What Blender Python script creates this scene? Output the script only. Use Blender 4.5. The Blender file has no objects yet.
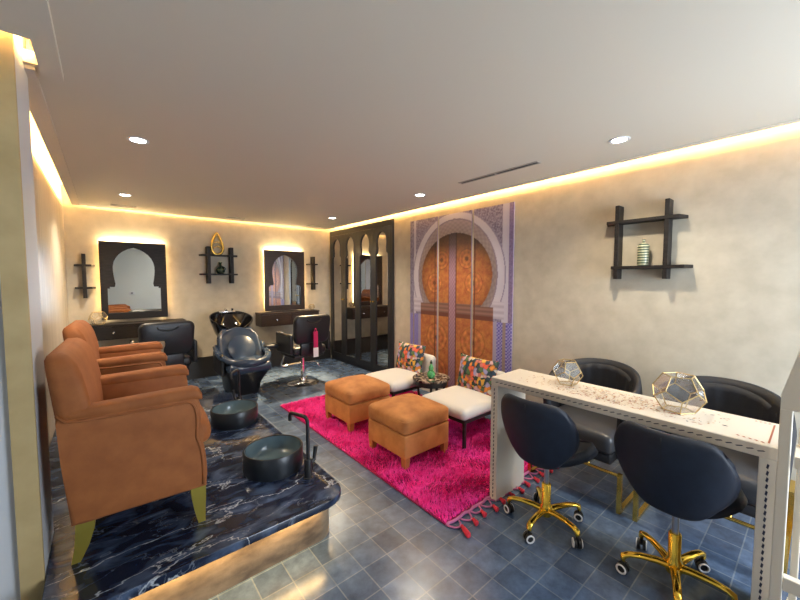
import bpy, bmesh, math, random
import numpy as np
from mathutils import Vector, Matrix, noise as mnoise
random.seed(7)
PI = math.pi
S = bpy.context.scene
COL = S.collection

# ------------------------------------------------------------------ materials
def mat(name, col, rough=0.5, metal=0.0, noise=None, bump=0.0, bscale=60, coat=0.0, spec=0.5, sheen=0.0):
    m = bpy.data.materials.new(name); m.use_nodes = True
    nt = m.node_tree; b = nt.nodes['Principled BSDF']
    b.inputs['Base Color'].default_value = (*col, 1)
    b.inputs['Roughness'].default_value = rough
    b.inputs['Metallic'].default_value = metal
    b.inputs['Specular IOR Level'].default_value = spec
    if coat: b.inputs['Coat Weight'].default_value = coat; b.inputs['Coat Roughness'].default_value = 0.05
    if sheen:
        b.inputs['Sheen Weight'].default_value = sheen; b.inputs['Sheen Roughness'].default_value = 0.4
        b.inputs['Sheen Tint'].default_value = (*[min(1, c * 1.6 + .1) for c in col], 1)
    tc = nt.nodes.new('ShaderNodeTexCoord')
    if noise:
        sc, c2, det, stretch = noise
        mp = nt.nodes.new('ShaderNodeMapping'); mp.inputs['Scale'].default_value = stretch
        n = nt.nodes.new('ShaderNodeTexNoise'); n.inputs['Scale'].default_value = sc; n.inputs['Detail'].default_value = det
        r = nt.nodes.new('ShaderNodeValToRGB')
        r.color_ramp.elements[0].position = .33; r.color_ramp.elements[1].position = .68
        r.color_ramp.elements[0].color = (*col, 1); r.color_ramp.elements[1].color = (*c2, 1)
        nt.links.new(tc.outputs['Object'], mp.inputs[0]); nt.links.new(mp.outputs[0], n.inputs['Vector'])
        nt.links.new(n.outputs['Fac'], r.inputs[0]); nt.links.new(r.outputs[0], b.inputs['Base Color'])
    if bump:
        n2 = nt.nodes.new('ShaderNodeTexNoise'); n2.inputs['Scale'].default_value = bscale; n2.inputs['Detail'].default_value = 5
        bp = nt.nodes.new('ShaderNodeBump'); bp.inputs['Strength'].default_value = bump; bp.inputs['Distance'].default_value = .01
        nt.links.new(tc.outputs['Object'], n2.inputs['Vector'])
        nt.links.new(n2.outputs['Fac'], bp.inputs['Height']); nt.links.new(bp.outputs[0], b.inputs['Normal'])
    return m

def emit(name, col, st):
    m = bpy.data.materials.new(name); m.use_nodes = True
    b = m.node_tree.nodes['Principled BSDF']
    b.inputs['Base Color'].default_value = (*col, 1)
    b.inputs['Emission Color'].default_value = (*col, 1); b.inputs['Emission Strength'].default_value = st
    return m

def glass(name, col=(1, 1, 1), rough=0.0, mixf=0.9):
    m = bpy.data.materials.new(name); m.use_nodes = True
    nt = m.node_tree; nt.nodes.clear()
    o = nt.nodes.new('ShaderNodeOutputMaterial'); t = nt.nodes.new('ShaderNodeBsdfTransparent')
    g = nt.nodes.new('ShaderNodeBsdfGlossy'); g.inputs['Roughness'].default_value = .03
    lw = nt.nodes.new('ShaderNodeLayerWeight'); lw.inputs['Blend'].default_value = .25
    f = nt.nodes.new('ShaderNodeMath'); f.operation = 'MULTIPLY_ADD'; f.inputs[1].default_value = .35; f.inputs[2].default_value = .07; nt.links.new(lw.outputs['Facing'], f.inputs[0])
    mx = nt.nodes.new('ShaderNodeMixShader'); t.inputs['Color'].default_value = (*col, 1)
    nt.links.new(f.outputs[0], mx.inputs[0]); nt.links.new(t.outputs[0], mx.inputs[1]); nt.links.new(g.outputs[0], mx.inputs[2])
    nt.links.new(mx.outputs[0], o.inputs[0])
    return m

M = {}
M['plaster'] = mat('beige_plaster', (.455, .405, .315), .7, noise=(9, (.535, .48, .38), 10, (1, 1, 1)), bump=.08, bscale=25)
M['plaster_left'] = mat('striped_wallcovering', (.46, .40, .32), .45, noise=(4, (.62, .55, .46), 4, (8, 9, .25)))
M['column'] = mat('beige_column_plaster', (.40, .295, .135), .7, noise=(7, (.48, .365, .18), 8, (1, 1, 1)))
M['grey_trim'] = mat('pale_grey', (.55, .56, .58), .5)
M['ceiling'] = mat('ceiling_paint', (.66, .60, .50), .8)
M['white_wall'] = mat('white_wall_paint', (.76, .77, .74), .7)
M['base'] = mat('dark_skirting', (.018, .016, .016), .35)
M['velvet'] = mat('rust_velvet', (.235, .070, .014), .75, noise=(14, (.30, .096, .022), 6, (1, 1, 1)), sheen=.22)
M['velvet_pipe'] = mat('rust_piping', (.25, .075, .015), .7)
M['suede'] = mat('tan_suede', (.38, .14, .038), .7, noise=(7, (.60, .26, .082), 8, (1, 1, 1)), bump=.1, bscale=40, sheen=.15)
M['wood_leg'] = mat('tan_wood', (.45, .17, .05), .5)
M['brass'] = mat('brass', (.78, .52, .12), .25, 1)
M['wire'] = mat('pale_brass_wire', (.50, .37, .17), .45, .8)
M['olive_brass'] = mat('olive_brass_paint', (.36, .29, .05), .42, .6)
M['gold'] = mat('polished_gold', (.86, .56, .08), .14, 1)
M['chrome'] = mat('chrome', (.8, .8, .82), .12, 1)
M['steel'] = mat('grey_steel', (.5, .52, .55), .3, 1)
M['black_metal'] = mat('matte_black_metal', (.012, .012, .014), .4)
M['black_wood'] = mat('black_stained_wood', (.011, .009, .008), .5, noise=(10, (.022, .017, .015), 6, (1, 1, 8)), spec=.25)
M['brown_wood'] = mat('dark_brown_wood', (.022, .011, .007), .4, noise=(10, (.042, .021, .013), 6, (1, 1, 8)))
M['black_leather'] = mat('black_leather', (.010, .011, .015), .38, bump=.05, bscale=200)
M['grey_leather'] = mat('slate_leather', (.026, .042, .075), .24)
M['ceramic'] = mat('black_glazed_ceramic', (.006, .006, .007), .06, coat=.6)
M['basin'] = mat('matte_black_basin', (.016, .019, .024), .33)
M['basin_in'] = mat('basin_glazed_inside', (.10, .15, .18), .15)
M['navy_velvet'] = mat('navy_velvet', (.007, .012, .026), .55, noise=(20, (.010, .017, .035), 4, (1, 1, 1)), sheen=.12)
M['black_velvet'] = mat('black_velvet', (.008, .009, .014), .6, sheen=.12)
M['grey_seat'] = mat('charcoal_leather', (.045, .046, .052), .35)
M['white_fabric'] = mat('white_upholstery', (.62, .60, .57), .8, bump=.05, bscale=120)
M['table_white'] = mat('cream_lacquer', (.68, .62, .535), .4)
M['dash'] = mat('dark_inlay', (.02, .022, .05), .5)
M['henna'] = mat('rust_motif', (.35, .10, .05), .5)
M['henna2'] = mat('ochre_motif', (.45, .26, .10), .5)
M['mirror'] = mat('mirror_glass', (.86, .88, .87), .01, 1)
M['smoked'] = mat('smoked_mirror', (.50, .46, .42), .02, 1)
M['wardrobe'] = mat('charcoal_lacquer', (.022, .022, .024), .35)
M['pink'] = mat('magenta_wool', (.86, .012, .26), .9, noise=(12, (1.0, .06, .46), 6, (1, 1, 1)))
M['pink_dark'] = mat('magenta_backing', (.28, .006, .09), .95)
M['mauve'] = mat('mauve_braid', (.55, .16, .33), .9)
M['red'] = mat('red_tassel', (.60, .025, .05), .9)
M['glass'] = glass('clear_glass')
M['green_glass'] = mat('green_glazed', (.03, .20, .06), .15, noise=(40, (.15, .50, .18), 3, (1, 1, 1)))
M['darkgreen'] = mat('dark_green_glaze', (.01, .03, .018), .2)
M['white_plastic'] = mat('white_plastic', (.75, .75, .78), .4)
M['grey_plastic'] = mat('grey_plastic', (.3, .31, .33), .4)
M['magenta_tag'] = mat('magenta_tag', (.50, .01, .10), .4)
M['tan_plastic'] = mat('tan_grip', (.32, .24, .16), .5)
M['cream_frame'] = mat('cream_paint', (.72, .66, .55), .45)
M['led'] = emit('warm_led', (1, .72, .34), 6)
M['lamp'] = emit('downlight_glow', (1, .96, .88), 14)
M['vent'] = mat('vent_grey', (.40, .36, .31), .6)
M['vent_dark'] = mat('vent_shadow', (.05, .045, .04), .7)

def floor_mat():
    m = bpy.data.materials.new('slate_tile'); m.use_nodes = True
    nt = m.node_tree; b = nt.nodes['Principled BSDF']; L = nt.links.new
    tc = nt.nodes.new('ShaderNodeTexCoord'); mp = nt.nodes.new('ShaderNodeMapping')
    mp.inputs['Location'].default_value = (-.044, -.07, 0)
    br = nt.nodes.new('ShaderNodeTexBrick'); br.offset = 0; br.squash = 1
    for k, v in (('Scale', 1), ('Mortar Size', .0035), ('Mortar Smooth', .3), ('Bias', 0), ('Brick Width', .15), ('Row Height', .15)):
        br.inputs[k].default_value = v
    br.inputs['Color1'].default_value = (.055, .09, .158, 1); br.inputs['Color2'].default_value = (.11, .16, .255, 1)
    br.inputs['Mortar'].default_value = (.165, .205, .26, 1)
    n = nt.nodes.new('ShaderNodeTexNoise'); n.inputs['Scale'].default_value = 9; n.inputs['Detail'].default_value = 8; n.inputs['Roughness'].default_value = .65
    r = nt.nodes.new('ShaderNodeValToRGB')
    r.color_ramp.elements[0].position = .3; r.color_ramp.elements[0].color = (.5, .5, .52, 1)
    r.color_ramp.elements[1].position = .75; r.color_ramp.elements[1].color = (1.4, 1.4, 1.4, 1)
    mx = nt.nodes.new('ShaderNodeMixRGB'); mx.blend_type = 'MULTIPLY'; mx.inputs[0].default_value = 1
    L(tc.outputs['Object'], mp.inputs[0]); L(mp.outputs[0], br.inputs['Vector']); L(tc.outputs['Object'], n.inputs['Vector'])
    L(n.outputs['Fac'], r.inputs[0]); L(br.outputs['Color'], mx.inputs[1]); L(r.outputs[0], mx.inputs[2]); L(mx.outputs[0], b.inputs['Base Color'])
    bp = nt.nodes.new('ShaderNodeBump'); bp.inputs['Strength'].default_value = .15; bp.inputs['Distance'].default_value = .004
    L(n.outputs['Fac'], bp.inputs['Height']); L(bp.outputs[0], b.inputs['Normal'])
    b.inputs['Roughness'].default_value = .24; b.inputs['Specular IOR Level'].default_value = .7
    return m
M['tile'] = floor_mat()

def marble_mat():
    m = bpy.data.materials.new('dark_marble'); m.use_nodes = True
    nt = m.node_tree; b = nt.nodes['Principled BSDF']; L = nt.links.new
    tc = nt.nodes.new('ShaderNodeTexCoord')
    mp = nt.nodes.new('ShaderNodeMapping'); mp.inputs['Rotation'].default_value = (0, 0, .75); mp.inputs['Scale'].default_value = (1, 2.1, 1)
    L(tc.outputs['Object'], mp.inputs[0])
    def veins(scale, dist, lo, hi, seed):
        w = nt.nodes.new('ShaderNodeTexNoise'); w.inputs['Scale'].default_value = scale; w.inputs['Detail'].default_value = 7
        w.inputs['Roughness'].default_value = .55; w.inputs['Distortion'].default_value = dist
        mm = nt.nodes.new('ShaderNodeMapping'); mm.inputs['Location'].default_value = (seed, seed * .7, 0)
        L(mp.outputs[0], mm.inputs[0]); L(mm.outputs[0], w.inputs['Vector'])
        a = nt.nodes.new('ShaderNodeMath'); a.operation = 'SUBTRACT'; a.inputs[1].default_value = .5; L(w.outputs['Fac'], a.inputs[0])
        ab = nt.nodes.new('ShaderNodeMath'); ab.operation = 'ABSOLUTE'; L(a.outputs[0], ab.inputs[0])
        mr = nt.nodes.new('ShaderNodeMapRange'); mr.inputs[1].default_value = lo; mr.inputs[2].default_value = hi
        mr.inputs[3].default_value = 1; mr.inputs[4].default_value = 0; L(ab.outputs[0], mr.inputs[0])
        return mr.outputs[0]
    v1 = veins(.9, .2, 0, .0038, 3.1); v2 = veins(2.2, .4, 0, .006, 9.4)
    cl = nt.nodes.new('ShaderNodeTexNoise'); cl.inputs['Scale'].default_value = 5; cl.inputs['Detail'].default_value = 9; cl.inputs['Distortion'].default_value = 1.2
    L(mp.outputs[0], cl.inputs['Vector'])
    r = nt.nodes.new('ShaderNodeValToRGB'); r.color_ramp.elements[0].position = .45; r.color_ramp.elements[1].position = .85
    r.color_ramp.elements[0].color = (.009, .014, .034, 1); r.color_ramp.elements[1].color = (.10, .15, .26, 1)
    L(cl.outputs['Fac'], r.inputs[0])
    m1 = nt.nodes.new('ShaderNodeMixRGB'); m1.inputs[2].default_value = (.60, .63, .68, 1)
    sc = nt.nodes.new('ShaderNodeMath'); sc.operation = 'MULTIPLY'; sc.inputs[1].default_value = .75; L(v1, sc.inputs[0])
    L(sc.outputs[0], m1.inputs[0]); L(r.outputs[0], m1.inputs[1])
    m2 = nt.nodes.new('ShaderNodeMixRGB'); m2.inputs[2].default_value = (.30, .34, .42, 1)
    s2 = nt.nodes.new('ShaderNodeMath'); s2.operation = 'MULTIPLY'; s2.inputs[1].default_value = .35; L(v2, s2.inputs[0])
    L(s2.outputs[0], m2.inputs[0]); L(m1.outputs[0], m2.inputs[1]); L(m2.outputs[0], b.inputs['Base Color'])
    b.inputs['Roughness'].default_value = .13
    return m
M['marble'] = marble_mat()

def floral_mat():
    m = bpy.data.materials.new('floral_print'); m.use_nodes = True
    nt = m.node_tree; b = nt.nodes['Principled BSDF']; L = nt.links.new
    tc = nt.nodes.new('ShaderNodeTexCoord')
    nz = nt.nodes.new('ShaderNodeTexNoise'); nz.inputs['Scale'].default_value = 9
    va = nt.nodes.new('ShaderNodeVectorMath'); va.operation = 'MULTIPLY_ADD'; va.inputs[1].default_value = (.07, .07, .07)
    L(tc.outputs['Object'], nz.inputs['Vector']); L(nz.outputs['Color'], va.inputs[0]); L(tc.outputs['Object'], va.inputs[2])
    v = nt.nodes.new('ShaderNodeTexVoronoi'); v.inputs['Scale'].default_value = 27; L(va.outputs[0], v.inputs['Vector'])
    sp = nt.nodes.new('ShaderNodeSeparateColor'); L(v.outputs['Color'], sp.inputs[0])
    r = nt.nodes.new('ShaderNodeValToRGB'); r.color_ramp.interpolation = 'CONSTANT'
    cols = [(.75, .24, .03), (.02, .045, .04), (.80, .45, .06), (.55, .16, .14), (.10, .17, .07), (.62, .38, .42), (.85, .30, .05), (.03, .06, .09), (.68, .60, .50), (.36, .33, .55), (.75, .12, .06), (.05, .10, .06)]
    els = r.color_ramp.elements
    els[0].position = 0; els[0].color = (*cols[0], 1); els[1].position = 1 / 12; els[1].color = (*cols[1], 1)
    for i in range(2, 12):
        e = els.new(i / 12); e.color = (*cols[i], 1)
    L(sp.outputs[0], r.inputs[0])
    dk = nt.nodes.new('ShaderNodeValToRGB'); dk.color_ramp.elements[0].position = .45; dk.color_ramp.elements[1].position = .85
    dk.color_ramp.elements[0].color = (1, 1, 1, 1); dk.color_ramp.elements[1].color = (.25, .27, .25, 1)
    L(v.outputs['Distance'], dk.inputs[0])
    mx = nt.nodes.new('ShaderNodeMixRGB'); mx.blend_type = 'MULTIPLY'; mx.inputs[0].default_value = .8
    L(r.outputs[0], mx.inputs[1]); L(dk.outputs[0], mx.inputs[2]); L(mx.outputs[0], b.inputs['Base Color'])
    b.inputs['Roughness'].default_value = .75
    return m
M['floral'] = floral_mat()

def mosaic_mat():
    m = mat('mosaic_top', (.03, .025, .022), .25)
    nt = m.node_tree; b = nt.nodes['Principled BSDF']; L = nt.links.new
    tc = nt.nodes.new('ShaderNodeTexCoord'); v = nt.nodes.new('ShaderNodeTexVoronoi'); v.inputs['Scale'].default_value = 45
    L(tc.outputs['Object'], v.inputs['Vector'])
    sp = nt.nodes.new('ShaderNodeSeparateColor'); L(v.outputs['Color'], sp.inputs[0])
    r = nt.nodes.new('ShaderNodeValToRGB'); r.color_ramp.elements[0].position = .35; r.color_ramp.elements[1].position = .9
    r.color_ramp.elements[0].color = (.025, .02, .018, 1); r.color_ramp.elements[1].color = (.40, .30, .22, 1)
    L(sp.outputs[0], r.inputs[0]); L(r.outputs[0], b.inputs['Base Color'])
    return m
M['mosaic'] = mosaic_mat()

def stripe_mat():
    m = mat('striped_glaze', (.5, .5, .4), .3)
    nt = m.node_tree; b = nt.nodes['Principled BSDF']; L = nt.links.new
    tc = nt.nodes.new('ShaderNodeTexCoord'); w = nt.nodes.new('ShaderNodeTexWave'); w.bands_direction = 'Z'
    w.inputs['Scale'].default_value = 16; w.inputs['Distortion'].default_value = .6
    L(tc.outputs['Object'], w.inputs['Vector'])
    r = nt.nodes.new('ShaderNodeValToRGB'); r.color_ramp.elements[0].position = .35; r.color_ramp.elements[1].position = .6
    r.color_ramp.elements[0].color = (.035, .06, .035, 1); r.color_ramp.elements[1].color = (.40, .40, .27, 1)
    L(w.outputs['Fac'], r.inputs[0]); L(r.outputs[0], b.inputs['Base Color'])
    return m
M['stripe'] = stripe_mat()

def stone_mat():
    return mat('rough_dark_stone', (.07, .05, .034), .45, noise=(7, (.24, .18, .12), 9, (1, 1, 2.2)), bump=.4, bscale=14)
M['stone'] = stone_mat()

# ------------------------------------------------------------------ mesh tools
def nb(): return bmesh.new()

def obj(name, bm, m, parent=None, smooth=None, mats=None):
    bmesh.ops.recalc_face_normals(bm, faces=bm.faces)
    me = bpy.data.meshes.new(name)
    bm.to_mesh(me); bm.free()
    for k in (mats or [m]): me.materials.append(M[k] if isinstance(k, str) else k)
    if smooth is not None:
        for p in me.polygons: p.use_smooth = True
        if smooth < 180:
            try: me.set_sharp_from_angle(angle=math.radians(smooth))
            except Exception: pass
    o = bpy.data.objects.new(name, me); COL.objects.link(o)
    if parent: o.parent = parent
    return o

def tag(o, label=None, cat=None, group=None, kind=None):
    if label: o['label'] = label
    if cat: o['category'] = cat
    if group: o['group'] = group
    if kind: o['kind'] = kind
    return o

def thing(name, label, cat, loc=(0, 0, 0), rz=0, group=None):
    o = bpy.data.objects.new(name, None); COL.objects.link(o)
    o.location = loc; o.rotation_euler = (0, 0, rz); o.empty_display_size = .1
    return tag(o, label, cat, group)

def dup(root, loc, rz, label, group=None):
    r = root.copy(); COL.objects.link(r); r.location = loc; r.rotation_euler = (0, 0, rz); r['label'] = label
    if group: r['group'] = group
    for ch in list(root.children):
        c = ch.copy(); COL.objects.link(c); c.parent = r
        for g in list(ch.children):
            d = g.copy(); COL.objects.link(d); d.parent = c
    return r

def struct(name, bm, m, mats=None, smooth=None):
    return tag(obj(name, bm, m, mats=mats, smooth=smooth), kind='structure')

def box(bm, lo, hi, mi=0, bev=0, seg=2):
    r = bmesh.ops.create_cube(bm, size=1)
    vs = r['verts']
    for v in vs:
        v.co = Vector([(lo[i] + hi[i]) / 2 + v.co[i] * (hi[i] - lo[i]) for i in range(3)])
    fs = list({f for v in vs for f in v.link_faces})
    for f in fs: f.material_index = mi
    if bev:
        es = list({e for v in vs for e in v.link_edges})
        bmesh.ops.bevel(bm, geom=es, offset=bev, segments=seg, profile=.5, affect='EDGES')
    return bm

def tube(bm, pts, r, n=10, closed=False, cap=True, mi=0):
    P = [Vector(p) for p in pts]; N = len(P)
    R = r if isinstance(r, (list, tuple)) else [r] * N
    T = []
    for i in range(N):
        a = P[(i - 1) % N] if (closed or i > 0) else P[i]
        b = P[(i + 1) % N] if (closed or i < N - 1) else P[i]
        T.append((b - a).normalized())
    u = T[0].orthogonal().normalized(); rings = []
    for i in range(N):
        u = (u - T[i] * u.dot(T[i]))
        u = u.normalized() if u.length > 1e-6 else T[i].orthogonal().normalized()
        w = T[i].cross(u)
        rings.append([bm.verts.new(P[i] + (u * math.cos(2 * PI * k / n) + w * math.sin(2 * PI * k / n)) * R[i]) for k in range(n)])
    for i in range(N if closed else N - 1):
        A, B = rings[i], rings[(i + 1) % N]
        for k in range(n):
            f = bm.faces.new((A[k], A[(k + 1) % n], B[(k + 1) % n], B[k])); f.material_index = mi
    if cap and not closed:
        bm.faces.new(rings[0]).material_index = mi; bm.faces.new(rings[-1]).material_index = mi
    return bm

def arcpath(pts, rad=.03, seg=5):
    """polyline with rounded corners"""
    P = [Vector(p) for p in pts]; out = [P[0]]
    for i in range(1, len(P) - 1):
        a, b, c = P[i - 1], P[i], P[i + 1]
        d1 = (a - b); d2 = (c - b); l = min(rad, d1.length * .45, d2.length * .45)
        p1 = b + d1.normalized() * l; p2 = b + d2.normalized() * l
        for k in range(seg + 1):
            t = k / seg
            out.append(p1 * (1 - t) ** 2 + b * 2 * t * (1 - t) + p2 * t * t)
    out.append(P[-1]); return out

def lathe(bm, prof, c=(0, 0, 0), n=24, mi=0):
    c = Vector(c); rings = []
    for (r, z) in prof:
        if r < 1e-5: rings.append([bm.verts.new(c + Vector((0, 0, z)))])
        else: rings.append([bm.verts.new(c + Vector((r * math.cos(2 * PI * k / n), r * math.sin(2 * PI * k / n), z))) for k in range(n)])
    for A, B in zip(rings, rings[1:]):
        for k in range(n):
            a, b = A[k % len(A)], A[(k + 1) % len(A)]; c2, d = B[(k + 1) % len(B)], B[k % len(B)]
            vs = []
            for v in (a, b, c2, d):
                if v not in vs: vs.append(v)
            if len(vs) > 2: bm.faces.new(vs).material_index = mi
    return bm

def cushion(bm, lo, hi, r=.04, bulge=(.0, .0), n=12, mi=0, side=0.0):
    """rounded box with domed top/bottom"""
    lo, hi = Vector(lo), Vector(hi); c = (lo + hi) / 2; h = (hi - lo) / 2
    r = min(r, *(h * .98))
    # spacing per axis: dense at the ends
    def ticks(hh):
        t = [-hh + r * (1 - math.cos(k / 4 * PI / 2)) for k in range(4)]
        m = [-(hh - r) + 2 * (hh - r) * k / n for k in range(n + 1)]
        return t + m + [-x for x in reversed(t)]
    tx = [ticks(h[i]) for i in range(3)]
    cache = {}
    def V(p):
        key = tuple(round(x, 5) for x in p)
        if key in cache: return cache[key]
        q = Vector(p); inn = Vector([max(-(h[i] - r), min(h[i] - r, q[i])) for i in range(3)]); d = q - inn
        if d.length > 1e-9: q = inn + d.normalized() * r
        u, v, w = q.x / h.x, q.y / h.y, q.z / h.z
        k = max(0, 1 - u * u) * max(0, 1 - v * v)
        q.z += (bulge[0] if w > 0 else -bulge[1]) * k * abs(w)
        if side:
            q.x += side * u * max(0, 1 - v * v) * (1 - w * w); q.y += side * v * max(0, 1 - u * u) * (1 - w * w)
        cache[key] = bm.verts.new(q + c); return cache[key]
    for ax in range(3):
        a, b = [(1, 2), (2, 0), (0, 1)][ax]
        for s in (-1, 1):
            for i in range(len(tx[a]) - 1):
                for j in range(len(tx[b]) - 1):
                    quad = []
                    for (x, y) in ((i, j), (i + 1, j), (i + 1, j + 1), (i, j + 1)):
                        p = [0, 0, 0]; p[ax] = s * h[ax]; p[a] = tx[a][x]; p[b] = tx[b][y]; quad.append(V(p))
                    vs = []
                    for v in quad:
                        if v not in vs: vs.append(v)
                    if len(vs) > 2:
                        try: bm.faces.new(vs).material_index = mi
                        except ValueError: pass
    return bm

def throw_pillow(bm, w, h, t, n=18):
    """knife edged pillow in the local XZ plane, thickness along Y"""
    g = [{}, {}]
    for s in (0, 1):
        for i in range(n + 1):
            for j in range(n + 1):
                u, v = 2 * i / n - 1, 2 * j / n - 1
                if s and (i in (0, n) or j in (0, n)): g[1][i, j] = g[0][i, j]; continue
                k = ((1 - u * u) * (1 - v * v)) ** .45
                px = u * w / 2 * (1 - .07 * (1 - v * v)); pz = v * h / 2 * (1 - .09 * (1 - u * u))
                g[s][i, j] = bm.verts.new((px, (t / 2 if s else -t / 2) * k, pz))
        for i in range(n):
            for j in range(n):
                try: bm.faces.new((g[s][i, j], g[s][i + 1, j], g[s][i + 1, j + 1], g[s][i, j + 1]))
                except ValueError: pass
    return bm

def sheet(bm, f, nu, nv, th, closed_u=False, mi=0):
    """thick surface from f(u,v); th may be a function"""
    P = [[Vector(f(i / nu, j / nv)) for j in range(nv + 1)] for i in range(nu + 1)]
    def nrm(i, j):
        e = 1e-3; u = min(max(i / nu, .002), .998); v = min(max(j / nv, .002), .998)
        du = Vector(f(u + e, v)) - Vector(f(u - e, v)); dv = Vector(f(u, v + e)) - Vector(f(u, v - e))
        c = du.cross(dv); return c.normalized() if c.length > 1e-12 else Vector((0, 0, 1))
    A, B = [], []
    for i in range(nu + 1):
        A.append([]); B.append([])
        for j in range(nv + 1):
            n = nrm(i, j); t = th(i / nu, j / nv) if callable(th) else th
            A[-1].append(bm.verts.new(P[i][j] + n * t / 2)); B[-1].append(bm.verts.new(P[i][j] - n * t / 2))
    for i in range(nu):
        for j in range(nv):
            bm.faces.new((A[i][j], A[i + 1][j], A[i + 1][j + 1], A[i][j + 1])).material_index = mi
            bm.faces.new((B[i][j], B[i][j + 1], B[i + 1][j + 1], B[i + 1][j])).material_index = mi
    for i in range(nu):
        bm.faces.new((A[i][0], B[i][0], B[i + 1][0], A[i + 1][0])).material_index = mi
        bm.faces.new((A[i][nv], A[i + 1][nv], B[i + 1][nv], B[i][nv])).material_index = mi
    for j in range(nv):
        bm.faces.new((A[0][j], A[0][j + 1], B[0][j + 1], B[0][j])).material_index = mi
        bm.faces.new((A[nu][j], B[nu][j], B[nu][j + 1], A[nu][j + 1])).material_index = mi
    return bm

def loft(bm, rings, cap=True, mi=0):
    R = [[bm.verts.new(p) for p in r] for r in rings]
    n = len(R[0])
    for a, b in zip(R, R[1:]):
        for k in range(n): bm.faces.new((a[k], a[(k + 1) % n], b[(k + 1) % n], b[k])).material_index = mi
    if cap: bm.faces.new(R[0]).material_index = mi; bm.faces.new(R[-1]).material_index = mi
    return bm

def prism(bm, pts, axis, a, b, bev=0, seg=2, mi=0):
    """extrude a 2D outline along an axis: axis x -> pts are (y,z); y -> (x,z); z -> (x,y)"""
    def P(p, t): return {'x': (t, p[0], p[1]), 'y': (p[0], t, p[1]), 'z': (p[0], p[1], t)}[axis]
    A = [bm.verts.new(P(p, a)) for p in pts]; B = [bm.verts.new(P(p, b)) for p in pts]; n = len(pts)
    fs = [bm.faces.new(A), bm.faces.new(list(reversed(B)))]
    for k in range(n): fs.append(bm.faces.new((A[k], B[k], B[(k + 1) % n], A[(k + 1) % n])))
    for f in fs: f.material_index = mi
    if bev:
        es = [e for e in fs[0].edges] + [e for e in fs[1].edges]
        bmesh.ops.bevel(bm, geom=es, offset=bev, segments=seg, profile=.5, affect='EDGES')
    return bm

def holed(bm, outer, inner, axis, a, b):
    """plate with a hole, outlines as for prism"""
    def P(p, t): return {'x': (t, p[0], p[1]), 'y': (p[0], t, p[1]), 'z': (p[0], p[1], t)}[axis]
    loops = []
    for L in (outer, inner):
        vs = [bm.verts.new(P(p, a)) for p in L]
        loops.append([bm.edges.new((vs[i], vs[(i + 1) % len(vs)])) for i in range(len(vs))])
    r = bmesh.ops.triangle_fill(bm, use_beauty=True, use_dissolve=False, edges=loops[0] + loops[1])
    fs = [g for g in r['geom'] if isinstance(g, bmesh.types.BMFace)]
    e = bmesh.ops.extrude_face_region(bm, geom=fs)
    d = Vector(P((0, 0), b)) - Vector(P((0, 0), a))
    bmesh.ops.translate(bm, vec=d, verts=[g for g in e['geom'] if isinstance(g, bmesh.types.BMVert)])
    return bm

def rrect(x0, y0, x1, y1, r, n=6, corners=(1, 1, 1, 1)):
    out = []
    for k, (cx, cy, a) in enumerate(((x1 - r, y1 - r, 0), (x0 + r, y1 - r, 90), (x0 + r, y0 + r, 180), (x1 - r, y0 + r, 270))):
        if corners[k]:
            for i in range(n + 1):
                t = math.radians(a + 90 * i / n); out.append((cx + r * math.cos(t), cy + r * math.sin(t)))
        else:
            out.append({0: (x1, y1), 1: (x0, y1), 2: (x0, y0), 3: (x1, y0)}[k])
    return out

# ------------------------------------------------------------------ the room
XL, XR, YB, YF, ZC, ZT = -.36, 3.19, 5.86, -1.7, 2.36, 2.56
WY0, WY1 = 3.955, 5.78            # wardrobe niche
bm = nb(); box(bm, (-1.5, YF - .1, -.08), (3.9, 6.0, 0)); struct('floor', bm, 'tile')
# ceiling: a slab that stops short of the walls (cove), with a slim lip, and a slab above the coves
bm = nb()
box(bm, (-.18, YF, ZC), (3.08, 1.85, ZC + .05)); box(bm, (-.18, 1.85, ZC), (3.08, 2.2, ZC + .05))
box(bm, (-.275, 2.2, ZC), (-.18, 5.79, ZC + .05)); box(bm, (-.18, 2.2, ZC), (3.08, 5.79, ZC + .05))
box(bm, (-1.5, YF, ZC), (-.18, 1.9, ZC + .05)); box(bm, (-.42, 2.17, ZC), (-.275, 2.42, ZC + .05)); box(bm, (-.275, 2.17, ZC), (-.18, 2.2, ZC + .05))
box(bm, (-1.5, YF, ZT), (3.9, 6.0, ZT + .08))
# lowered borders
box(bm, (-.275, 2.2, ZC - .014), (-.2, 5.79, ZC)); box(bm, (-.2, 5.74, ZC - .008), (3.03, 5.79, ZC)); box(bm, (3.03, .0, ZC - .008), (3.08, 5.79, ZC))
box(bm, (-.18, 1.0, ZC - .03), (-.11, 2.2, ZC)); box(bm, (-1.5, 1.6, ZC - .03), (-.18, 1.9, ZC))
struct('ceiling', bm, 'ceiling')
bm = nb(); box(bm, (-1.5, YB, 0), (3.9, YB + .12, ZT)); struct('wall_back', bm, 'plaster')
bm = nb(); box(bm, (XR, YF, 0), (XR + .12, WY0, ZT)); box(bm, (XR, WY1, 0), (XR + .12, YB, ZT)); box(bm, (XR, WY0, 2.325), (XR + .12, WY1, ZT))
box(bm, (XR + .50, WY0 - .1, 0), (XR + .6, YB, ZT)); struct('wall_right', bm, 'plaster')
bm = nb(); box(bm, (XL - .12, 2.3, 0), (XL, YB, ZT)); struct('wall_left', bm, 'plaster_left')
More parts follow.
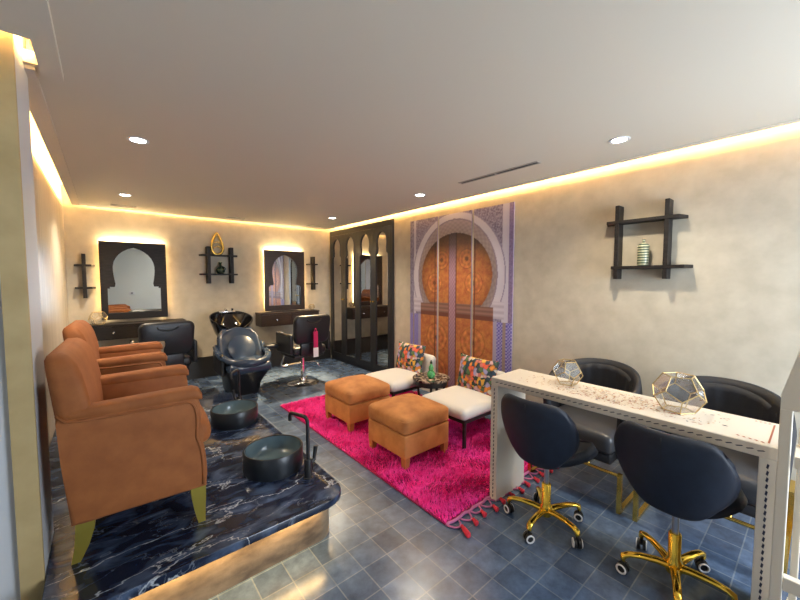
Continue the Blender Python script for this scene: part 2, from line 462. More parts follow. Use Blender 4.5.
# jutting pier by the camera: face plaster, flank pale grey, reflected light put into its colour
bm = nb(); box(bm, (-.30, 1.962, 0), (-.232, 1.985, ZT), 0); box(bm, (-.30, 1.985, 0), (-.232, 2.3, ZT), 1); struct('column', bm, 'column', mats=['column', 'grey_trim'])
bm = nb(); box(bm, (-1.5, 1.99, 0), (-.30, 2.3, ZT)); struct('wall_left_return', bm, 'grey_trim')
bm = nb(); box(bm, (-1.5, YF, 0), (-1.4, 1.99, ZT)); struct('wall_left_front', bm, 'white_wall')
# wall behind the camera, with an unseen window added to let in light
WX0, WX1, WZ0, WZ1 = 1.55, 3.0, .35, 2.15
bm = nb(); box(bm, (-1.5, YF - .12, 0), (WX0, YF, ZT)); box(bm, (WX1, YF - .12, 0), (3.9, YF, ZT)); box(bm, (WX0, YF - .12, 0), (WX1, YF, WZ0)); box(bm, (WX0, YF - .12, WZ1), (WX1, YF, ZT))
struct('wall_front', bm, 'white_wall')
w = thing('added_window_1', None, None, ((WX0 + WX1) / 2, YF, WZ0)); w['kind'] = 'structure'
bm = nb(); hw = (WX1 - WX0) / 2; hh = WZ1 - WZ0
for lo, hi in (((-hw, -.1, 0), (-hw + .05, -.02, hh)), ((hw - .05, -.1, 0), (hw, -.02, hh)), ((-hw, -.1, 0), (hw, -.02, .05)), ((-hw, -.1, hh - .05), (hw, -.02, hh)), ((-.025, -.1, 0), (.025, -.02, hh))): box(bm, lo, hi)
obj('added_window_frame', bm, 'white_plastic', w)
bm = nb(); box(bm, (-hw + .05, -.065, .05), (hw - .05, -.06, hh - .05)); obj('added_window_pane', bm, 'glass', w)
# skirting
bm = nb(); box(bm, (XL, YB - .02, 0), (XR, YB, .31), bev=.004); struct('baseboard_back', bm, 'base')
bm = nb(); box(bm, (XR - .015, YF, 0), (XR, WY0 - .02, .09), bev=.003); struct('baseboard_right', bm, 'cream_frame')
# light switch on the wall behind the camera
t = thing('light_switch', 'white light switch plate on the pale wall seen only in the left mirror', 'switch', (.60, YF, 1.06))
bm = nb(); box(bm, (-.07, 0, -.045), (.07, .01, .045), bev=.003); obj('plate', bm, 'white_plastic', t)
bm = nb(); box(bm, (-.025, .01, -.025), (.025, .016, .025), bev=.002); obj('rocker', bm, 'grey_plastic', t)

# ------------------------------------------------------------------ lamps
def area(name, loc, rot, sx, sy, power, col, spread=180):
    l = bpy.data.lights.new(name, 'AREA'); l.shape = 'RECTANGLE'; l.size = sx; l.size_y = sy; l.energy = power; l.color = col
    l.spread = math.radians(spread)
    o = bpy.data.objects.new(name, l); COL.objects.link(o); o.location = loc; o.rotation_euler = rot; return o
WARM = (1, .63, .22)
def cove(name, a, b, wdir, label, k=1.0):
    """LED tape lying on the ceiling slab behind its edge"""
    a, b = Vector(a), Vector(b); L = (b - a).length; c = (a + b) / 2; d = (b - a).normalized(); w = Vector(wdir)
    bm = nb()
    for s in (0,):
        lo = [min(a[i], b[i]) - .006 * abs(w[i]) for i in range(3)]; hi = [max(a[i], b[i]) + .006 * abs(w[i]) for i in range(3)]
        hi[2] += .008; box(bm, lo, hi)
    o = obj(name, bm, 'led'); tag(o, label, 'led strip')
    l = area('cove_lamp', c + w * -.008 + Vector((0, 0, .03)), (0, 0, 0), L, .03, 6.6 * L * k, WARM)
    z = -(w + Vector((0, 0, .15))).normalized(); x = d; y = z.cross(x)
    l.rotation_euler = Matrix((x, y, z)).transposed().to_euler()
cove('led_strip', (3.05, -.3, ZC + .05), (3.05, 5.75, ZC + .05), (1, 0, 0), 'warm led strip in the ceiling cove along the right wall')
cove('led_strip', (-.2, 5.765, ZC + .05), (3.0, 5.765, ZC + .05), (0, 1, 0), 'warm led strip in the ceiling cove along the back wall')
cove('led_strip', (-.25, 2.45, ZC + .05), (-.25, 5.7, ZC + .05), (-1, 0, 0), 'warm led strip in the ceiling cove along the left wall')
cove('led_strip', (-.9, 1.875, ZC + .05), (-.2, 1.875, ZC + .05), (0, 1, 0), 'warm led strip above the beige column face at far left', 1.3)
cove('led_strip', (-.172, 1.93, ZC + .05), (-.172, 2.15, ZC + .05), (-1, 0, 0), 'short warm led strip above the grey flank of the column', 1.3)

def downlight(x, y, label, p=36, aim=None, pa=0):
    t = thing('downlight', label, 'ceiling light', (x, y, ZC), 0, 'recessed ceiling downlights')
    bm = nb(); lathe(bm, [(.040, -.001), (.055, -.006), (.062, -.003), (.062, 0)], n=24); obj('trim_ring', bm, 'white_plastic', t, 60)
    bm = nb(); lathe(bm, [(0, -.002), (.043, -.002)], n=24); obj('diffuser', bm, 'lamp', t)
    l = bpy.data.lights.new('downlight_lamp', 'SPOT'); l.energy = p; l.spot_size = math.radians(130); l.spot_blend = .9; l.shadow_soft_size = .045; l.color = (1, .86, .66)
    o = bpy.data.objects.new('downlight_lamp', l); COL.objects.link(o); o.location = (x, y, ZC - .012)
    if aim:                                            # second spot added in the fixture to brighten a patch of floor
        l2 = bpy.data.lights.new('added_floor_spot', 'SPOT'); l2.energy = pa; l2.spot_size = math.radians(46); l2.spot_blend = .8; l2.shadow_soft_size = .04; l2.color = (1, .72, .38)
        o2 = bpy.data.objects.new('added_floor_spot', l2); COL.objects.link(o2); o2.location = (x, y, ZC - .014)
        o2.rotation_euler = (Vector(aim) - Vector((x, y, ZC))).to_track_quat('-Z', 'Y').to_euler()
downlight(.196, 2.90, 'round white downlight over the near end of the marble platform')
downlight(.195, 4.83, 'round white downlight closest to the left end of the back wall', 85)
downlight(2.59, 4.66, 'round white downlight in front of the dark wardrobe', 70, (1.8, 4.85, 0), 420)
downlight(2.62, 2.81, 'round white downlight in front of the door mural')
downlight(2.60, .89, 'round white downlight above the white manicure table')
downlight(.95, -.65, 'unseen round white downlight added behind the camera to light the room', 16)  # extra fixture, added out of view for light from behind

def vent(x0, x1, y0, y1, label, slots):
    t = thing('ceiling_vent', label, 'vent', ((x0 + x1) / 2, (y0 + y1) / 2, ZC)); a, b = (x1 - x0) / 2, (y1 - y0) / 2
    bm = nb(); holed(bm, [(-a, -b), (a, -b), (a, b), (-a, b)], [(-a + .012, -b + .012), (a - .012, -b + .012), (a - .012, b - .012), (-a + .012, b - .012)], 'z', -.006, 0); obj('frame', bm, 'vent', t)
    bm = nb(); box(bm, (-a + .012, -b + .012, -.0015), (a - .012, b - .012, -.0005)); obj('slot', bm, 'vent_dark', t)
    for k in range(slots):
        bm = nb()
        if a > b: yy = -b + (k + 1) * 2 * b / (slots + 1); box(bm, (-a + .012, yy - .006, -.005), (a - .012, yy + .006, -.002))
        else: yy = -b + (k + 1) * 2 * b / (slots + 1); box(bm, (-a + .012, yy - .008, -.006), (a - .012, yy + .008, -.002))
        obj('slat', bm, 'vent', t)
vent(2.565, 2.625, 1.44, 2.23, 'long slim linear vent in the ceiling near the right wall', 1)
vent(.08, .33, 5.5, 5.62, 'small ceiling vent above the left mirror', 3)
vent(1.38, 1.62, 5.5, 5.6, 'small ceiling vent between the two mirrors', 3)
vent(2.62, 2.84, 5.5, 5.6, 'small ceiling vent above the right mirror', 3)

# ------------------------------------------------------------------ marble platform
t = thing('pedicure_platform', 'dark blue marble platform with white veins and lit stone base', 'platform', (0, 0, 0))
def plat(z0, z1, ins, r):
    X1, Y0, Y1 = 1.02 - ins, 1.67 + ins, 4.05 - ins
    pts = [(-.228, Y0)]
    for i in range(9):
        a = -PI / 2 + PI / 2 * i / 8; pts.append((X1 - r + r * math.cos(a), Y0 + r + r * math.sin(a)))
    for i in range(9):
        a = PI / 2 * i / 8; pts.append((X1 - r + r * math.cos(a), Y1 - r + r * math.sin(a)))
    pts += [(-.355, Y1), (-.355, 2.305), (-.228, 2.305)]
    return prism(nb(), pts, 'z', z0, z1, bev=.006 if ins < .01 else 0)
obj('marble_top', plat(.21, .25, 0, .13), 'marble', t, 40)
tag(obj('stone_base', plat(.0, .21, .06, .1), 'stone', t, 40), 'rough brown stone base lit from under the slab edge')
# LED tape under the overhang
bm = nb(); box(bm, (-.18, 1.690, .202), (.86, 1.698, .2095)); box(bm, (.985, 1.85, .202), (.993, 3.9, .2095)); box(bm, (-.3, 4.022, .202), (.86, 4.03, .2095)); obj('led_strip', bm, 'led', t)
area('platform_lamp', (.34, 1.698, .199), (math.radians(-8), 0, 0), 1.05, .02, 1.5, WARM)
o = area('platform_lamp', (.992, 2.9, .199), (0, math.radians(-8), 0), .02, 2.1, 2.2, WARM)
area('platform_lamp', (.34, 4.025, .199), (math.radians(8), 0, 0), 1.05, .02, 1.5, WARM)

# ------------------------------------------------------------------ armchairs
def armchair(loc, rz, label):
    t = thing('armchair', label, 'armchair', loc, rz, 'rust velvet armchairs on the platform')
    W = .31
    def bez(p0, p1, p2, n=6): return [tuple((1 - k / n) ** 2 * a + 2 * (k / n) * (1 - k / n) * b + (k / n) ** 2 * c for a, b, c in zip(p0, p1, p2)) for k in range(n + 1)]
    for s in (-1, 1):
        # side panel: one curved outline, front edge with an S
        side = [(-.235, .18)] + bez((-.255, .45), (-.262, .6), (-.265, .64)) + [(.20, .635)] + bez((.235, .635), (.25, .61), (.245, .50), 5) + bez((.24, .45), (.272, .36), (.262, .18), 6)
        bm = nb(); a, b = sorted((s * W, s * (W - .075))); prism(bm, side, 'y', a, b, bev=.018, seg=3)
        pn = obj('side_panel', bm, 'velvet', t, 50)
        bm = nb(); tube(bm, [(-.2, s * W, .622)] + [(x, s * (W + .001), .618) for x in (-.1, .05, .18)] + bez((.2, s * (W + .001), .615), (.232, s * (W + .001), .60), (.228, s * (W + .001), .5)) + bez((.224, s * (W + .001), .44), (.256, s * (W + .001), .36), (.246, s * (W + .001), .2)), .006, 8)
        obj('piping', bm, 'velvet_pipe', pn, 180)
        # arm: slim flat pad that runs into the back
        bm = nb(); rings = []
        for (x, zc, rw, rh) in ((-.25, .648, .030, .012), (-.22, .648, .040, .026), (-.05, .648, .042, .030), (.12, .652, .043, .032), (.215, .652, .044, .032), (.243, .644, .042, .028), (.254, .632, .036, .016)):
            rings.append([(x, s * (W - .038) + rw * math.copysign(abs(math.cos(q * PI / 8)) ** .6, math.cos(q * PI / 8)), zc + rh * math.copysign(abs(math.sin(q * PI / 8)) ** .7, math.sin(q * PI / 8))) for q in range(16)])
        loft(bm, rings); obj('arm', bm, 'velvet', t, 70)
    # back: leaning slab, crown rounded and dropping to the sides, wings sweeping into the arms
    bm = nb(); rings = []
    for z, xb, th, hw in ((.18, -.235, .09, .30), (.40, -.25, .09, .303), (.60, -.266, .095, .306), (.66, -.272, .098, .309), (.70, -.276, .098, .309), (.76, -.282, .098, .308), (.82, -.288, .095, .304), (.865, -.293, .088, .297), (.892, -.294, .075, .286), (.908, -.288, .055, .27), (.916, -.278, .03, .25)):
        r = min(.05, th * .45); rr = rrect(xb, -hw, xb + th, hw, r, 5)
        f = max(0, min(1, (z - .6) / .31))
        rings.append([(x + (.045 * (abs(y) / .31) ** 5 * (1 - .5 * f) if x > xb + th * .5 else 0), y, z - .03 * f * (abs(y) / .3) ** 3) for x, y in rr])
    loft(bm, rings); obj('backrest', bm, 'velvet', t, 60)
    for s in (-1, 1):
        bm = nb(); tube(bm, [(-.262, s * .308, .655), (-.235, s * .311, .625), (-.19, s * .312, .62), (-.10, s * .312, .621)], .006, 8); obj('piping', bm, 'velvet_pipe', t, 180)
    bm = nb(); cushion(bm, (-.16, -.235, .36), (.30, .235, .48), .045, (.03, .0), side=.01); obj('seat_cushion', bm, 'velvet', t, 180)
    bm = nb(); box(bm, (-.2, -.24, .19), (.24, .24, .365), bev=.015); obj('seat_frame', bm, 'velvet', t, 50)
    for (x, y, dx, dy) in ((-.19, -.255, -.04, 0), (-.19, .255, -.04, 0), (.225, -.27, .012, -.01), (.225, .27, .012, .01)):
        bm = nb(); rings = []
        for z, k, wd in ((.20, 0, .033), (.14, .12, .031), (.07, .45, .024), (0, 1, .015)):
            cx, cy = x + dx * k, y + dy * k
            rings.append([(cx + a * wd, cy + b * wd, z) for a, b in ((-1, -1), (1, -1), (1, 1), (-1, 1))])
        loft(bm, rings); obj('leg', bm, 'olive_brass', t)
    return t
a1 = armchair((.105, 2.235, .25), math.radians(-3), 'rust velvet armchair in the foreground, nearest on the marble platform')
dup(a1, (.085, 3.32, .25), math.radians(-3), 'rust velvet armchair behind the nearest one, closer to the left mirror')

# ------------------------------------------------------------------ basins and taps
def basin(loc, label):
    t = thing('foot_basin', label, 'basin', loc, 0, 'round black foot basins')
    r = .182
    bm = nb(); lathe(bm, [(0, 0), (r * .97, 0), (r, .008), (r, .13), (r - .004, .135), (r - .010, .135), (r - .014, .13)], n=48); obj('bowl', bm, 'basin', t, 40)
    bm = nb(); lathe(bm, [(r - .014, .13), (r - .016, .05), (r - .04, .028), (.03, .022), (0, .021)], n=48); tag(obj('bowl_lining', bm, 'basin_in', t, 50), 'pale blue grey reflective lining')
    bm = nb(); lathe(bm, [(.022, .0215), (.02, .026), (0, .027)], n=20); obj('drain', bm, 'chrome', t, 60)
    return t
basin((.79, 2.215, .25), 'round black basin nearest, with the tap in front of the near armchair')
basin((.80, 3.14, .25), 'round black basin farther back, beside the second armchair')
def tap(loc, rz, label):
    t = thing('tap', label, 'tap', loc, rz, 'tall black taps')
    bm = nb(); lathe(bm, [(0, 0), (.027, 0), (.027, .005), (.023, .008), (.023, .11), (.020, .118), (.011, .12)], n=24); obj('base', bm, 'black_metal', t, 50)
    bm = nb(); tube(bm, arcpath([(0, 0, .115), (0, 0, .375), (0, .15, .375), (0, .15, .325)], .04, 7), .011, 14); obj('spout', bm, 'black_metal', t, 60)
    bm = nb(); tube(bm, [(.02, 0, .085), (.05, -.005, .10)], .012, 12); tube(bm, [(.046, -.004, .095), (.06, -.006, .175)], [.010, .013], 12); obj('lever', bm, 'black_metal', t, 50)
    return t
tap((.905, 1.955, .25), math.radians(20), 'tall black tap standing at the rounded corner of the marble platform')
tap((.92, 3.44, .25), math.radians(140), 'tall black tap standing behind the farther basin')

# ------------------------------------------------------------------ arched mirrors with consoles
def arch_outline(cx, hw, z_bot, z_step, z_neck, z_wide, z_top, w_neck, w_wide, point=.0, n=10):
    """keyhole arch: lower rectangle, step in at z_step, neck, bulge, apex; returns (h,z) outline"""
    R = [(hw, z_bot), (hw, z_step)]
    if w_neck + .02 < hw: R += [(hw * .92, z_step), (hw * .92, z_step + .02), (w_neck * 1.04, z_step + .02)]
    R += [(w_neck, z_neck)]
    for k in range(1, n + 1):
        a = k / n
        if a < .35:
            q = a / .35; R.append((w_neck + (w_wide - w_neck) * math.sin(q * PI / 2), z_neck + (z_wide - z_neck) * q))
        else:
            q = (a - .35) / .65; R.append((w_wide * math.cos(q * PI / 2) ** .9 if q < 1 else 0, z_wide + (z_top - z_wide) * (math.sin(q * PI / 2) * (1 - point) + q * point)))
    L = [(-x, z) for x, z in reversed(R[:-1])]
    return [(cx + x, z) for x, z in R + L]
def mirror(cx, W, label, wood, front):
    z0, z1 = .945, 1.94
    t = thing('arched_mirror', label, 'mirror', (cx, YB - .075, z0), 0, 'square framed arched mirrors')
    H = z1 - z0
    inner = arch_outline(0, W * .40, H * .085, H * .40, H * .46, H * .66, H * .93, W * .285, W * .315, .35)
    bm = nb(); holed(bm, [(-W / 2, 0), (W / 2, 0), (W / 2, H), (-W / 2, H)], inner, 'y', 0, .022); obj('frame', bm, wood, t)
    bm = nb(); box(bm, (-W / 2 + .03, .022, .03), (W / 2 - .03, .028, H - .03)); obj('mirror_glass', bm, 'mirror', t)
    bm = nb(); box(bm, (-W / 2 + .05, .028, .05), (W / 2 - .05, .075, H - .05)); obj('back_box', bm, wood, t)
    bm = nb()
    e = .04
    for lo, hi in (((-W / 2 + e, .045, H - .049), (W / 2 - e, .052, H - .043)), ((-W / 2 + .043, .045, .06), (-W / 2 + .049, .052, H - .05)), ((W / 2 - .049, .045, .06), (W / 2 - .043, .052, H - .05))): box(bm, lo, hi)
    obj('led_strip', bm, 'led', t)
    y = YB - .028
    c = (1, .76, .40); k = 6.5
    area('mirror_lamp', (cx, y, z1 - .03), (math.radians(125), 0, 0), W - .06, .02, k * W, c)
    area('mirror_lamp', (cx - W / 2 + .03, y, z0 + H / 2), (math.radians(90), math.radians(0), math.radians(-45)), .02, H - .1, k * H, c).rotation_euler = (math.radians(90), 0, math.radians(-55))
    area('mirror_lamp', (cx + W / 2 - .03, y, z0 + H / 2), (0, 0, 0), .02, H - .1, k * H, c).rotation_euler = (math.radians(90), 0, math.radians(55))
    return t
mirror(.298, .70, 'left arched mirror in a black square frame, glowing around its edge', 'black_wood', 1)
mirror(2.318, .685, 'right arched mirror in a dark brown square frame, glowing around its edge', 'brown_wood', 1)

def console(x0, x1, z0, z1, yf, label, wood):
    cx = (x0 + x1) / 2; hw = (x1 - x0) / 2; D = YB - yf; H = z1 - z0
    t = thing('drawer_console', label, 'console', (cx, YB, z0), 0, 'wall hung drawer consoles')
    bm = nb(); box(bm, (-hw, -D + .02, 0), (hw, 0, H - .025)); obj('carcass', bm, wood, t)
    bm = nb(); box(bm, (-hw - .005, -D - .005, H - .025), (hw + .005, 0, H), bev=.003); obj('top', bm, wood, t)
    for s in (-1, 1):
        bm = nb(); a, b = sorted((s * .004, s * (hw - .004))); box(bm, (a, -D, .006), (b, -D + .02, H - .03), bev=.002)
        d = obj('drawer', bm, wood, t)
        bm = nb(); lathe(bm, [(0, 0), (.006, 0), (.006, .012), (.013, .016), (.013, .022), (0, .026)], n=16)
        bmesh.ops.rotate(bm, cent=(0, 0, 0), matrix=Matrix.Rotation(PI / 2, 3, 'X'), verts=bm.verts)
        bmesh.ops.translate(bm, vec=((a + b) / 2, -D, H / 2 - .01), verts=bm.verts)
        tag(obj('knob', bm, 'chrome', d, 60), 'small silver knob')
console(-.20, .83, .715, .905, 5.58, 'black drawer console under the left mirror', 'black_wood')
console(1.845, 2.83, .715, .93, 5.58, 'dark brown drawer console under the right mirror', 'brown_wood')

# ------------------------------------------------------------------ wall shelves
def hash_shelf(name, label, origin, rot, ups, boards, d, th=.022):
    """origin on the wall; local x along wall, -y into the room. ups: (x,z0,z1); boards: (x0,x1,z)"""
    t = thing(name, label, 'shelf', origin, rot, 'black crossed-board wall shelves')
    for (x, z0, z1) in ups:
        bm = nb(); box(bm, (x - th, -d * .96, z0), (x + th, 0, z1), bev=.002); obj('upright', bm, 'black_wood', t)
    for (x0, x1, z) in boards:
        bm = nb(); prism(bm, [(x0 + .03, -d), (x1 - .03, -d), (x1, 0), (x0, 0)], 'z', z - .012, z + .012, bev=.002, seg=1); obj('board', bm, 'black_wood', t)
    return t
# right wall: local x -> world -Y
hash_shelf('wall_shelf', 'large black shelf of crossed boards on the right wall above the manicure table', (XR, .895, 1.459), -PI / 2, [(-.16, 0, .571), (.16, 0, .571)], [(-.222, .302, .088), (-.262, .263, .441)], .105, .014)
hash_shelf('wall_shelf', 'black shelf of crossed boards on the back wall between the mirrors', (1.325, YB, 1.40), 0, [(-.155, 0, .54), (.16, 0, .54)], [(-.265, .265, .135), (-.265, .265, .415)], .12, .022)
hash_shelf('wall_shelf', 'narrow black crossed shelf left of the left mirror in the corner', (-.195, YB, 1.23), 0, [(0, 0, .54)], [(-.095, .1, .124), (-.095, .1, .40)], .12, .018)
hash_shelf('wall_shelf', 'narrow black crossed shelf right of the right mirror beside the wardrobe', (2.83, YB, 1.28), 0, [(0, 0, .58)], [(-.105, .095, .105), (-.105, .095, .445)], .12, .018)
# items on the shelves
t = thing('jar', 'green and cream striped lidded jar on the right wall shelf', 'jar', (XR - .06, .882, 1.5595))
bm = nb(); lathe(bm, [(0, 0), (.034, 0), (.037, .006), (.037, .125), (.034, .135), (.034, .14)], n=24); obj('body', bm, 'stripe', t, 50)
bm = nb(); lathe(bm, [(.040, .138), (.040, .15), (.03, .162), (.012, .17), (.008, .178), (.012, .186), (.008, .197), (0, .199)], n=24); obj('lid', bm, 'stripe', t, 50)
t = thing('teardrop_ornament', 'gold openwork teardrop ornament on the top board of the back wall shelf', 'ornament', (1.295, YB - .07, 1.829))
bm = nb(); pts = []
for k in range(28):
    a = 2 * PI * k / 28; r = .5 - .5 * math.cos(a)
    pts.append((.095 * math.sin(a) * (math.sin(a / 2)) ** .9, 0, .115 * (1 - math.cos(a / 1)) if 0 else 0))
# teardrop outline: round bottom, pointed top
out = []
for k in range(40):
    s = k / 40
    a = -PI / 2 + 2 * PI * s
    x = .08 * math.cos(a); z = .10 + .10 * math.sin(a)
    if z > .10: q = (z - .10) / .10; x *= (1 - q) ** .35 if q < 1 else 0; z = .10 + q ** 1.0 * .215
    out.append((x, 0, z))
tube(bm, out, .017, 8, closed=True); obj('rim', bm, 'brass', t, 180)
for zc, s in ((.085, .052), (.16, .04)):
    bm = nb(); tube(bm, [(s * math.cos(a), 0, zc + s * .6 * math.sin(a)) for a in [PI * i / 10 for i in range(11)]], .007, 8)
    tube(bm, [(0, 0, zc + s * .6), (0, 0, zc + s * 1.2)], .005, 6); obj('crescent', bm, 'brass', t, 180)
t = thing('vase', 'small dark green gourd vase on the lower board of the back wall shelf', 'vase', (1.33, YB - .07, 1.549))
bm = nb(); lathe(bm, [(0, 0), (.04, 0), (.058, .03), (.06, .055), (.045, .09), (.018, .11), (.016, .145), (.028, .165), (.024, .165), (.012, .14)], n=24); obj('body', bm, 'darkgreen', t, 70)
bm = nb(); tube(bm, arcpath([(.045, 0, .03), (.075, 0, .07), (.05, 0, .095), (.02, 0, .11)], .03), .006, 8); obj('handle', bm, 'darkgreen', t, 180)

# ------------------------------------------------------------------ geometric glass vases
PHI = (1 + 5 ** .5) / 2
def dodeca(R):
    V = [Vector((x, y, z)) for x in (-1, 1) for y in (-1, 1) for z in (-1, 1)]
    for a in (-1, 1):
        for b in (-1, 1):
            V += [Vector((0, a / PHI, b * PHI)), Vector((a / PHI, b * PHI, 0)), Vector((a * PHI, 0, b / PHI))]
    V = [v.normalized() * R for v in V]
    # normals of the 12 faces: icosahedron vertices
    N = [Vector(p).normalized() for a in (-1, 1) for b in (-1, 1) for p in ((a, 0, b * PHI), (0, a * PHI, b), (a * PHI, b, 0))]
    N = [Vector((n.x, n.y, n.z)) for n in N]
    F = []
    for n in N:
        idx = sorted(range(20), key=lambda i: -V[i].dot(n))[:5]
        u = n.orthogonal().normalized(); w = n.cross(u); idx.sort(key=lambda i: math.atan2(V[i].dot(w), V[i].dot(u))); F.append((n, idx))
    # stand on a face
    q = F[0][0].rotation_difference(Vector((0, 0, -1)))
    V = [q @ v for v in V]; F = [(q @ n, i) for n, i in F]
    zmin = min(v.z for v in V); V = [v - Vector((0, 0, zmin)) for v in V]
    return V, F
def terrarium(loc, R, rz, label, wire=.0027):
    t = thing('geometric_vase', label, 'vase', loc, rz, 'faceted glass and brass vases')
    V, F = dodeca(R)
    side = sorted([f for f in F if .1 < f[0].z < .9], key=lambda f: f[0].x)
    opening = [f for f in F if f[0].z > .9][0]
    E = {tuple(sorted((idx[k], idx[(k + 1) % 5]))) for _, idx in F for k in range(5)}
    bm = nb()
    for a, b in sorted(E): tube(bm, [V[a], V[b]], wire, 6)
    for v in V: bmesh.ops.create_icosphere(bm, subdivisions=1, radius=wire * 1.25, matrix=Matrix.Translation(v))
    bmesh.ops.translate(bm, vec=(0, 0, wire * 1.25), verts=bm.verts)
    obj('brass_frame', bm, 'wire', t, 60)
    for n, idx in F:
        if n.z > .9: continue
        bm = nb(); c = sum((V[i] for i in idx), Vector()) / 5
        ring = [V[i] + (c - V[i]) * .02 for i in idx]
        loft(bm, [[p - n * .0007 for p in ring], [p + n * .0007 for p in ring]])
        bmesh.ops.translate(bm, vec=(0, 0, wire * 1.25), verts=bm.verts)
        obj('glass_pane', bm, 'glass', t)
    return t
terrarium((2.105, .425, .8205), .106, math.radians(20), 'large faceted glass and brass vase nearest on the white manicure table')
terrarium((2.135, .972, .8205), .086, math.radians(50), 'smaller faceted glass and brass vase near the far end of the white manicure table')
terrarium((-.085, 5.668, .9055), .095, math.radians(10), 'faceted glass and brass vase on the black console by the left mirror')
terrarium((2.76, 5.72, .9355), .055, math.radians(30), 'tiny faceted glass and brass vase at the right end of the brown console', .0025)

# ------------------------------------------------------------------ wardrobe
t = thing('wardrobe', 'dark built-in wardrobe with four keyhole mirrored doors', 'wardrobe', (XR, (WY0 + WY1) / 2, 0))
hw = (WY1 - WY0) / 2 - .003
bm = nb(); box(bm, (.02, -hw, .07), (.45, hw, 2.32)); box(bm, (-.018, -hw + .03, .08), (.02, hw - .03, 2.235)); obj('carcass', bm, 'wardrobe', t)
bm = nb(); box(bm, (-.015, -hw, 0), (.45, hw, .07)); obj('plinth', bm, 'base', t)
bm = nb(); box(bm, (-.03, -hw, 2.235), (.02, hw, 2.32), bev=.003); box(bm, (-.03, -hw, .07), (.02, -hw + .03, 2.235)); box(bm, (-.03, hw - .03, .07), (.02, hw, 2.235)); obj('face_frame', bm, 'wardrobe', t)
lw = (2 * hw - .06) / 4
for k in range(4):
    y0 = -hw + .03 + k * lw + .002; y1 = y0 + lw - .004; c = (y0 + y1) / 2
    inner = arch_outline(c, .150, .15, 1.84, 1.93, 2.02, 2.175, .112, .124, .3)
    bm = nb(); holed(bm, [(y0, .075), (y1, .075), (y1, 2.23), (y0, 2.23)], inner, 'x', -.035, -.022); d = obj('door', bm, 'wardrobe', t)
    bm = nb(); tube(bm, [(-.035, y, z) for y, z in inner], .005, 6, closed=True); obj('arch_molding', bm, 'wardrobe', d, 60)
    bm = nb(); box(bm, (-.024, y0 + .02, .1), (-.019, y1 - .02, 2.2)); tag(obj('mirror_panel', bm, 'smoked', d), 'smoked mirror panel')
    ky = y1 - .028 if k % 2 == 0 else y0 + .028
    bm = nb(); lathe(bm, [(0, 0), (.007, 0), (.007, .014), (.014, .02), (.014, .028), (0, .032)], n=16)
    bmesh.ops.rotate(bm, cent=(0, 0, 0), matrix=Matrix.Rotation(-PI / 2, 3, 'Y'), verts=bm.verts); bmesh.ops.translate(bm, vec=(-.035, ky, 1.12), verts=bm.verts)
    tag(obj('knob', bm, 'brass', d, 60), 'small brass knob')

